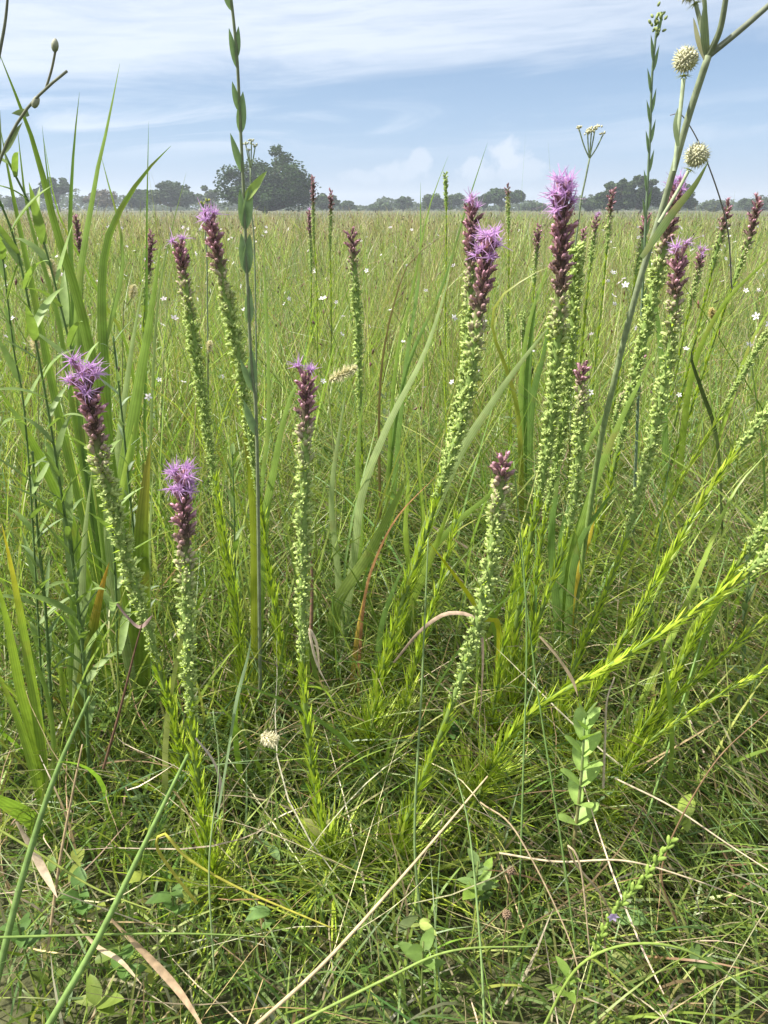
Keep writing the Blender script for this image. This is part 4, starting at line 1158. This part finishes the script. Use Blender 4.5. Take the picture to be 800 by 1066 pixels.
# narrow tall stem with pressed leaves and a little bud cluster
line = path_px([(668, 330), (673, 220), (677, 140), (679, 80), (684, 28)], 1.45, 1.35, 655, 80)
th = thing('wand_plant', 'slim upright blue green wand with pressed leaves and green bud cluster on top', 'plant', line[0])
m = MB(); m.tube(line, np.linspace(.0036, .0018, 80), np.array([.15, .21, .13]), 6); m.build('stem', M_STEM, th)
pysL = proj_py(line); T = unit(np.gradient(line, axis=0))
for k, py in enumerate(range(45, 330, 17)):
    i = int(np.argmin(np.abs(pysL - py))); s_ = -1 if k % 2 else 1
    herb_leaf(th, line[i], T[i] + np.array([.22 * s_, 0, 0]),   .036, .0062, (.19, .27, .16), droop=0, fold=.2, upv=(0, -1, .2))
n = 26; base = line[-1] + RNG.normal(0, 1, (n, 3)) * np.array([.0045, .0045, .008]) + np.array([0, 0, .006])
m = MB(); m.pods(base, unit(RNG.normal(0, .5, (n, 3)) + [0, 0, 1]), np.full(n, .007), np.full(n, .0022), np.repeat(np.linspace([.18, .24, .1], [.34, .4, .16], 5)[None], n, 0), BUDP, 6); m.build('bud_cluster', M_BUD, th)


def umbel(label, stempts, Y, tops, wst, col, rootx):
    line = path_px(stempts, Y, Y, rootx, 60)
    th = thing('flat_topped_flower', label, 'flower', line[0], 'flat topped white flowers against the sky')
    R = wst / F * Y / 2
    m = MB(); m.tube(line, np.linspace(R, R * .7, 60), np.array([.16, .2, .12]), 6); m.build('stem', M_STEM, th)
    top = line[-1]
    for (tx, ty, sz) in tops:
        e = P(tx, ty, Y)
        ln = spline([top, top * .5 + e * .5 + np.array([0, 0, -.004]), e], 10)
        m = MB(); m.tube(ln, R * .55, np.array([.18, .23, .13]), 5); br = m.build('branch', M_STEM, th)
        n = 14; w = sz * .62 / F * Y
        b = e + np.stack([RNG.normal(0, w * .45, n), RNG.normal(0, w * .45, n), RNG.normal(0, w * .2, n)], 1)
        m = MB(); m.pods(b, unit(RNG.normal(0, .3, (n, 3)) + [0, 0, 1]), np.full(n, w * .5), np.full(n, w * .22), np.repeat(np.linspace(np.array(col) * .6, col, 5)[None], n, 0), BUDP, 6)
        m.build('flower_head', M_BUD, br)


umbel('branched stalk of flat cream flower heads between tallest spike and grove', [(596, 320), (603, 225), (610, 185), (614, 165)], 1.7, [(603, 134, 5), (616, 137, 7), (620, 133, 7), (612, 139, 6), (628, 140, 5)], 2.4, (.62, .60, .40), 592)
umbel('small cream flower heads peeping behind the clasping leaf stem', [(266, 300), (262, 220), (261, 175)], 1.5, [(256, 150, 5), (262, 147, 5), (266, 152, 5), (259, 156, 4)], 2.2, (.58, .60, .46), 270)
umbel('tiny yellow green flower head above the three lilac heads', [(216, 300), (214, 245), (215, 225)], 1.8, [(211, 212, 5), (216, 209, 5), (219, 214, 4)], 2.0, (.42, .46, .14), 218)

# twig with buds, coming from the plants beside the camera
line = path_px([(-30, 330), (-12, 215), (2, 162), (22, 122), (45, 95), (70, 74)], .95, .80, -40, 60)
th = thing('budded_twig', 'thin grey green twig with small buds reaching into the sky', 'twig', line[0])
m = MB(); m.tube(line, np.linspace(.0030, .0013, 60), np.array([.16, .17, .12]), 6); m.build('stem', M_STEM, th)
ln = spline([P(48, 92, .82), P(54, 72, .815), P(58, 52, .81)], 10)
m = MB(); m.tube(ln, .0012, np.array([.18, .18, .13]), 5); br = m.build('branch', M_STEM, th)
for (a_, b_, c_, d_, p_) in ((57, 54, 58, 40, br), (35, 112, 40, 100, th)):
    s0 = P(a_, b_, .81); s1 = P(c_, d_, .81)
    m = MB(); m.pods(s0[None], (s1 - s0)[None], np.array([np.linalg.norm(s1 - s0)]), np.array([.0036]), np.linspace([.2, .22, .13], [.42, .42, .34], 5)[None], BUDP, 8); m.build('bud', M_BUD, p_)
for (a_, b_, c_, d_) in ((5, 158, 22, 130), (-2, 170, 0, 120), (30, 118, 14, 118)):
    s0 = P(a_, b_, .85); s1 = P(c_, d_, .84)
    herb_leaf(th, s0, s1 - s0, np.linalg.norm(s1 - s0) * 1.1, .008, (.15, .2, .09), droop=0, upv=(0, -1, .2))
strand('bare_twig', 'thin twig leaving through the top corner of the sky', 'twig', [(-14, 140), (-3, 70), (6, 20), (10, -30)], .75, .72, 4, (.17, .18, .14))


# ------------------------------------------------------------------ foxtails
def foxtail(label, pts, Y, rootx, tip0, tip1, wpx, color=(.74, .68, .45)):
    """stem through pts, head from tip0 to tip1"""
    line = path_px(list(pts) + [tip0], Y, Y * .99, rootx, 50)
    th = thing('foxtail_grass', label, 'foxtail', line[0], 'foxtail seed heads in the grass')
    m = MB(); m.tube(line, .0009 * max(1, Y), np.array([.24, .27, .1]), 5); m.build('stem', M_STEM, th)
    a0 = P(tip0[0], tip0[1], Y * .99); a1 = P(tip1[0], tip1[1], Y * .985)
    ax = a1 - a0; Lh = np.linalg.norm(ax); ax = ax / Lh; R = wpx / F * Y / 2
    n = 420
    t = RNG.random(n); an = RNG.uniform(0, 2 * PI, n); a_, b_ = perp(ax)
    o = np.cos(an)[:, None] * a_ + np.sin(an)[:, None] * b_
    prof = np.sin(np.clip(t * .9 + .08, 0, 1) * PI) ** .5
    base = a0 + ax * (t * Lh)[:, None] + o * (R * .3 * prof)[:, None]
    d = unit(o * 1.0 + ax * RNG.uniform(.1, 1.0, n)[:, None] + RNG.normal(0, .15, (n, 3)))
    K = 3; tt = np.linspace(0, 1, K)
    Pn = base[:, None] + d[:, None] * ((R * .95 * prof * RNG.uniform(.6, 1.15, n))[:, None] * tt)[..., None]
    m = MB(); m.ribbons(Pn, np.full((n, 1), max(.0006, R * .07)) * np.array([1, .8, .3]), np.repeat(unit(np.cross(d, RNG.normal(0, 1, (n, 3))))[:, None], K, 1),
                        np.clip(np.array(color) * (1 + RNG.normal(0, .12, (n, 1))), 0, 1))
    m.pods(a0 + ax * (t * Lh)[:, None], d, np.full(n, R * .5) * prof + .0003, np.full(n, R * .10), np.repeat((np.array(color) * np.array([.7, .75, .6]))[None, None], n, 0).repeat(3, 1), [(0, .7), (.5, 1), (1, .3)], 4)
    m.build('seed_head', M_DRY, th)


foxtail('plump bristly cream foxtail head leaning by the upright single tuft stalk', [(350, 520), (346, 450), (342, 405)], 1.35, 350, (343, 396), (372, 382), 15)
foxtail('short fluffy cream foxtail head low in the dark foreground grass', [(235, 800), (250, 762)], .78, 232, (272, 765), (289, 773), 19, (.80, .75, .52))
foxtail('slender pale foxtail head among the lance leaves', [(58, 330), (55, 300)], 1.5, 60, (58, 292), (53, 270), 11)
foxtail('pale foxtail head beside the broad grass blades', [(128, 345), (132, 320)], 1.5, 126, (137, 310), (140, 297), 10)
foxtail('cream foxtail head low behind the lance leaved stems', [(40, 400), (38, 375)], 1.3, 42, (38, 368), (37, 345), 13)
foxtail('small foxtail head near the slender stalks foot', [(216, 390), (217, 372)], 1.7, 215, (218, 366), (219, 355), 8)
foxtail('faint foxtail head under the leaning far stalks', [(740, 380), (741, 345)], 1.9, 740, (742, 332), (741, 321), 8, (.6, .5, .22))
for lab, px, py in (('upper brown dried knob in the foreground grass', 532, 906), ('lower brown dried knob by the pale herb', 528, 952)):
    b = PZ(px, py, .15)
    th = thing('seed_knob', lab, 'seed head', (b[0], b[1], 0), 'brown dried seed knobs')
    m = MB(); m.tube(spline([(b[0] + .01, b[1], 0), b * .5 + np.array([b[0] * .5, b[1] * .5, 0]), b], 8), .0008, np.array([.2, .15, .08]), 5); m.build('stem', M_STEM, th)
    i = np.arange(40) + .5; z = 1 - 2 * i / 40; rr = np.sqrt(1 - z * z); d = np.stack([rr * np.cos(i * GA), rr * np.sin(i * GA), z], 1)
    m = MB(); m.pods(b + d * .0015, d, np.full(40, .0042), np.full(40, .0013), np.repeat(np.linspace([.10, .07, .04], [.26, .18, .12], 3)[None], 40, 0), [(0, .8), (.6, 1), (1, .3)], 5); m.build('seed_head', M_DRY, th)


# ------------------------------------------------------------------ small white meadow flowers
m = MB()
for k in range(5):
    an = k * 2 * PI / 5; d = np.array([math.cos(an), math.sin(an), .25])
    m.ribbon(np.array([[0, 0, 0], d * .004, d * .0075, d * .010]), [.0015, .0046, .0052, .002], np.cross(d, [0, 0, 1.0]), (.78, .76, .80))
m.pods(np.zeros((1, 3)), np.array([[0, 0, 1.0]]), np.array([.003]), np.array([.0018]), np.linspace([.5, .5, .2], [.6, .6, .3], 3)[None], [(0, 1), (.6, 1), (1, .3)], 6)
m.tube(spline([(0, 0, -.0005), (.004, .002, -.06), (0, 0.004, -.16)], 6), .0007, np.array([.2, .24, .1]), 4)
wf = m.mesh('white_meadow_flower', M_PETAL)
nwf = 0
for i in range(330):
    u = RNG.random()
    py = 236 + 250 * u ** 2.2; px = RNG.uniform(5, 795)
    if RNG.random() < .35:
        px = RNG.choice([120, 240, 640, 760, 700, 215]) + RNG.normal(0, 26)
    z = RNG.uniform(.52, .78)
    b = PZ(px, py, z)
    if b[1] > 9 or b[1] < 1.3: continue
    o = bpy.data.objects.new('white_meadow_flower', wf); COL.objects.link(o)
    o.location = tuple(b); s_ = RNG.uniform(.5, .8) * (1 + .24 * max(0, b[1] - 2)); o.scale = (s_, s_, s_)
    o.rotation_euler = (RNG.uniform(-.4, 1.5), RNG.uniform(-.9, .9), RNG.uniform(-3, 3))
    tag(o, 'tiny white star shaped flower dotted among the meadow grass', 'flower', 'tiny white meadow flowers')


# ------------------------------------------------------------------ trees at the meadow's far edge
def tree(label, px, D, top, wpx, seed, dens=1.0, color=(.055, .085, .03), trunk=.28, flat=.8, name='tree', lobes=None, bare=0.0, basepy=219, group='trees along the far edge of the meadow'):
    rn = np.random.default_rng(seed)
    x0 = (px - 400) / F * D * .985 / CP * CP
    x0 = P(px, HOR, D)[0]
    hgt = H + (HOR - top) / F * D * 1.05
    wid = wpx / F * D * 1.05
    th = thing(name, label, 'tree', (x0, D, 0), group)
    o = np.array([x0, D, 0])
    cz0 = hgt * trunk
    if lobes is None:
        lobes = [(0, .5, 1.0, 1.0)]
    # lobes: (dx fraction of width, z centre fraction of crown, width fraction, height fraction)
    ends = []
    tips = []
    for (lx, lz, lw, lh) in lobes:
        n = max(6, int(40 * lw * dens))
        for k in range(n):
            d = unit(rn.normal(0, 1, 3)); rr = rn.uniform(.35, 1) ** .5
            c = np.array([lx * wid, 0, cz0 + (hgt - cz0) * lz]) + d * rr * np.array([wid * lw * .42, wid * lw * .42, (hgt - cz0) * lh * .45])
            c[2] = max(c[2], cz0 * .7)
            tips.append(c)
    m = MB()
    lean = rn.normal(0, .03, 2) * hgt
    fork = np.array([lean[0], lean[1], cz0 * .9])
    m.tube(spline([o + [0, 0, -.1], o + fork * .5 + rn.normal(0, .05, 3), o + fork], 8), np.linspace(.035, .026, 8) * hgt, np.array([.10, .08, .06]), 8)
    for c in tips:
        q = fork * .6 + c * .4 + rn.normal(0, .04, 3) * hgt
        m.tube(spline([o + fork, o + q, o + c], 7), np.linspace(.012, .003, 7) * hgt * (1.3 if bare else 1), np.array([.11, .09, .07]), 5)
    m.build('trunk', M_BARK, th)
    V = []; C = []
    for c in tips:
        cr = wid * .095 * rn.uniform(.7, 1.35) if lobes and len(tips) > 12 else wid * .16 * rn.uniform(.8, 1.3)
        nl = int(rn.uniform(110, 190) * (1 - bare))
        if nl < 4: continue
        p = unit(rn.normal(0, 1, (nl, 3))) * (rn.random((nl, 1)) ** .45) * cr * np.array([1, 1, .8])
        s_ = max(.14, D / F * 1.5) * rn.uniform(.6, 1.3, (nl, 1))
        n_ = unit(rn.normal(0, 1, (nl, 3)) + np.array([0, 0, .8])); a_, b_ = perp(n_)
        cen = o + c + p
        v = np.stack([cen - a_ * s_, cen + b_ * s_ * .55, cen + a_ * s_, cen - b_ * s_ * .55], 1)
        V.append(v.reshape(-1, 3)); cc = np.array(color) * rn.uniform(.7, 1.35) * (1 + rn.normal(0, .12, (nl, 1)))
        C.append(np.repeat(cc, 4, 0))
    if V:
        v = np.vstack(V); c = np.vstack(C)
        m = MB(); m.add(v, np.clip(c, .005, 1), (0, 0, 0), np.arange(len(v)).reshape(-1, 4)); m.build('crown', M_TREE, th)
    return th


OAKC = (.042, .078, .022)
tree('big spreading dark oak, by far the largest tree, behind the clasping leaf stem', 277, 115, 166, 90, 3, 1.15, OAKC, .07, lobes=[(.14, .56, .66, .92), (-.30, .38, .42, .66), (.32, .34, .38, .6), (.05, .22, .9, .4), (0, .4, .6, .7)], name='oak_tree')
tree('lone round topped tree standing above the far low scrub', 62, 165, 192, 38, 5, .8, OAKC, .3, lobes=[(0, .7, .8, .6), (-.35, .4, .35, .4)])
tree('sparse half bare grey tree beside the tallest grass blades', 108, 170, 201, 34, 6, 1.1, (.10, .085, .06), .25, bare=.82)
tree('small dense tree next to the half bare one', 146, 165, 201, 26, 7, .8, OAKC, .2)
tree('wide rounded tree left of the oak', 178, 160, 195, 50, 8, 1.0, (.05, .085, .03), .2, lobes=[(0, .6, .8, .75), (.25, .35, .5, .5), (-.3, .4, .4, .5)])
tree('pale tree touching the oak on its open side', 217, 175, 197, 28, 9, .7, (.08, .115, .05), .2)
tree('small tree just past the oak', 340, 170, 205, 28, 10, .8, (.06, .095, .035), .2)
tree('shrubby small tree two steps past the oak', 362, 190, 211, 18, 11, .6, (.07, .11, .045), .15)
tree('low bushy tree before the first cumulus', 398, 200, 213, 26, 12, .7, (.07, .11, .045), .15)
tree('upright knob topped tree near the skyline blades', 420, 190, 208, 20, 13, .7, (.06, .10, .04), .2)
tree('pair crowned tree behind the plain green spike', 460, 185, 205, 40, 14, .9, (.06, .095, .04), .2, lobes=[(-.25, .5, .5, .8), (.22, .5, .5, .9)])
tree('slim tree left of the twin tree, under the tall cumulus', 503, 175, 206, 20, 15, .7, OAKC, .25)
tree('wide twin tree behind the knobbed green stalk', 523, 170, 201, 38, 16, .9, OAKC, .25, lobes=[(-.15, .6, .6, .7), (.3, .62, .4, .6)])
tree('small low tree between the twin tree and tallest spike', 556, 190, 212, 24, 17, .7, (.06, .095, .04), .2)
tree('low tree at the near foot of the grove', 618, 150, 207, 30, 18, .7, (.06, .095, .035), .15)
tree('broad left crown of the grove behind the wand plant', 643, 130, 191, 37, 19, 1.0, (.055, .085, .032), .12, lobes=[(0, .6, .9, .7), (-.3, .3, .5, .5), (.2, .3, .6, .5)])
tree('tallest crown of the grove between the two round headed stems', 667, 132, 187, 40, 20, 1.0, (.055, .085, .032), .12, lobes=[(0, .6, .9, .8), (.2, .3, .6, .5), (-.3, .3, .5, .5)])
tree('outer crown of the grove behind the lilac crossing spike', 703, 135, 194, 34, 21, 1.0, (.06, .09, .035), .12, lobes=[(0, .6, .9, .7), (.3, .3, .5, .5), (-.3, .3, .5, .5)])
tree('low tree past the grove under the outer purple spikes', 742, 180, 211, 30, 22, .7, (.07, .10, .045), .15)
tree('low rounded tree at the picture edge past the grove', 786, 180, 209, 36, 23, .8, (.065, .10, .04), .15)
tree('small tree beyond the picture edge blades', 22, 185, 208, 30, 24, .7, (.06, .09, .04), .15)

# the far belt of scrub that reads as one mass
V, C = [], []
n = 26000
rn = np.random.default_rng(77)
x = rn.uniform(-260, 260, n); y = rn.uniform(235, 262, n)
top = 2.5 + 1.0 * np.sin(x * .11) + 1.0 * np.sin(x * .31 + 1) + .7 * np.sin(x * .83 + 2) + np.where(x < -70, 1.3, 0)
z = rn.random(n) ** .8 * np.maximum(top, 1.2)
cen = np.stack([x, y, z], 1)
n_ = unit(rn.normal(0, 1, (n, 3)) + [0, -.3, .6]); a_, b_ = perp(n_); s_ = rn.uniform(.35, .8, (n, 1))
v = np.stack([cen - a_ * s_, cen + b_ * s_ * .6, cen + a_ * s_, cen - b_ * s_ * .6], 1).reshape(-1, 3)
c = np.repeat(np.array([.06, .09, .04]) * (1 + .3 * np.sin(x * .21 + y)[:, None]) * (1 + rn.normal(0, .15, (n, 1))), 4, 0)
m = MB(); m.add(v, np.clip(c, .01, 1), (0, 0, 0), np.arange(len(v)).reshape(-1, 4))
o = m.build('far_treeline', M_TREE); tag(o, 'far hazy belt of scrub and woodland closing the meadow', kind='stuff')
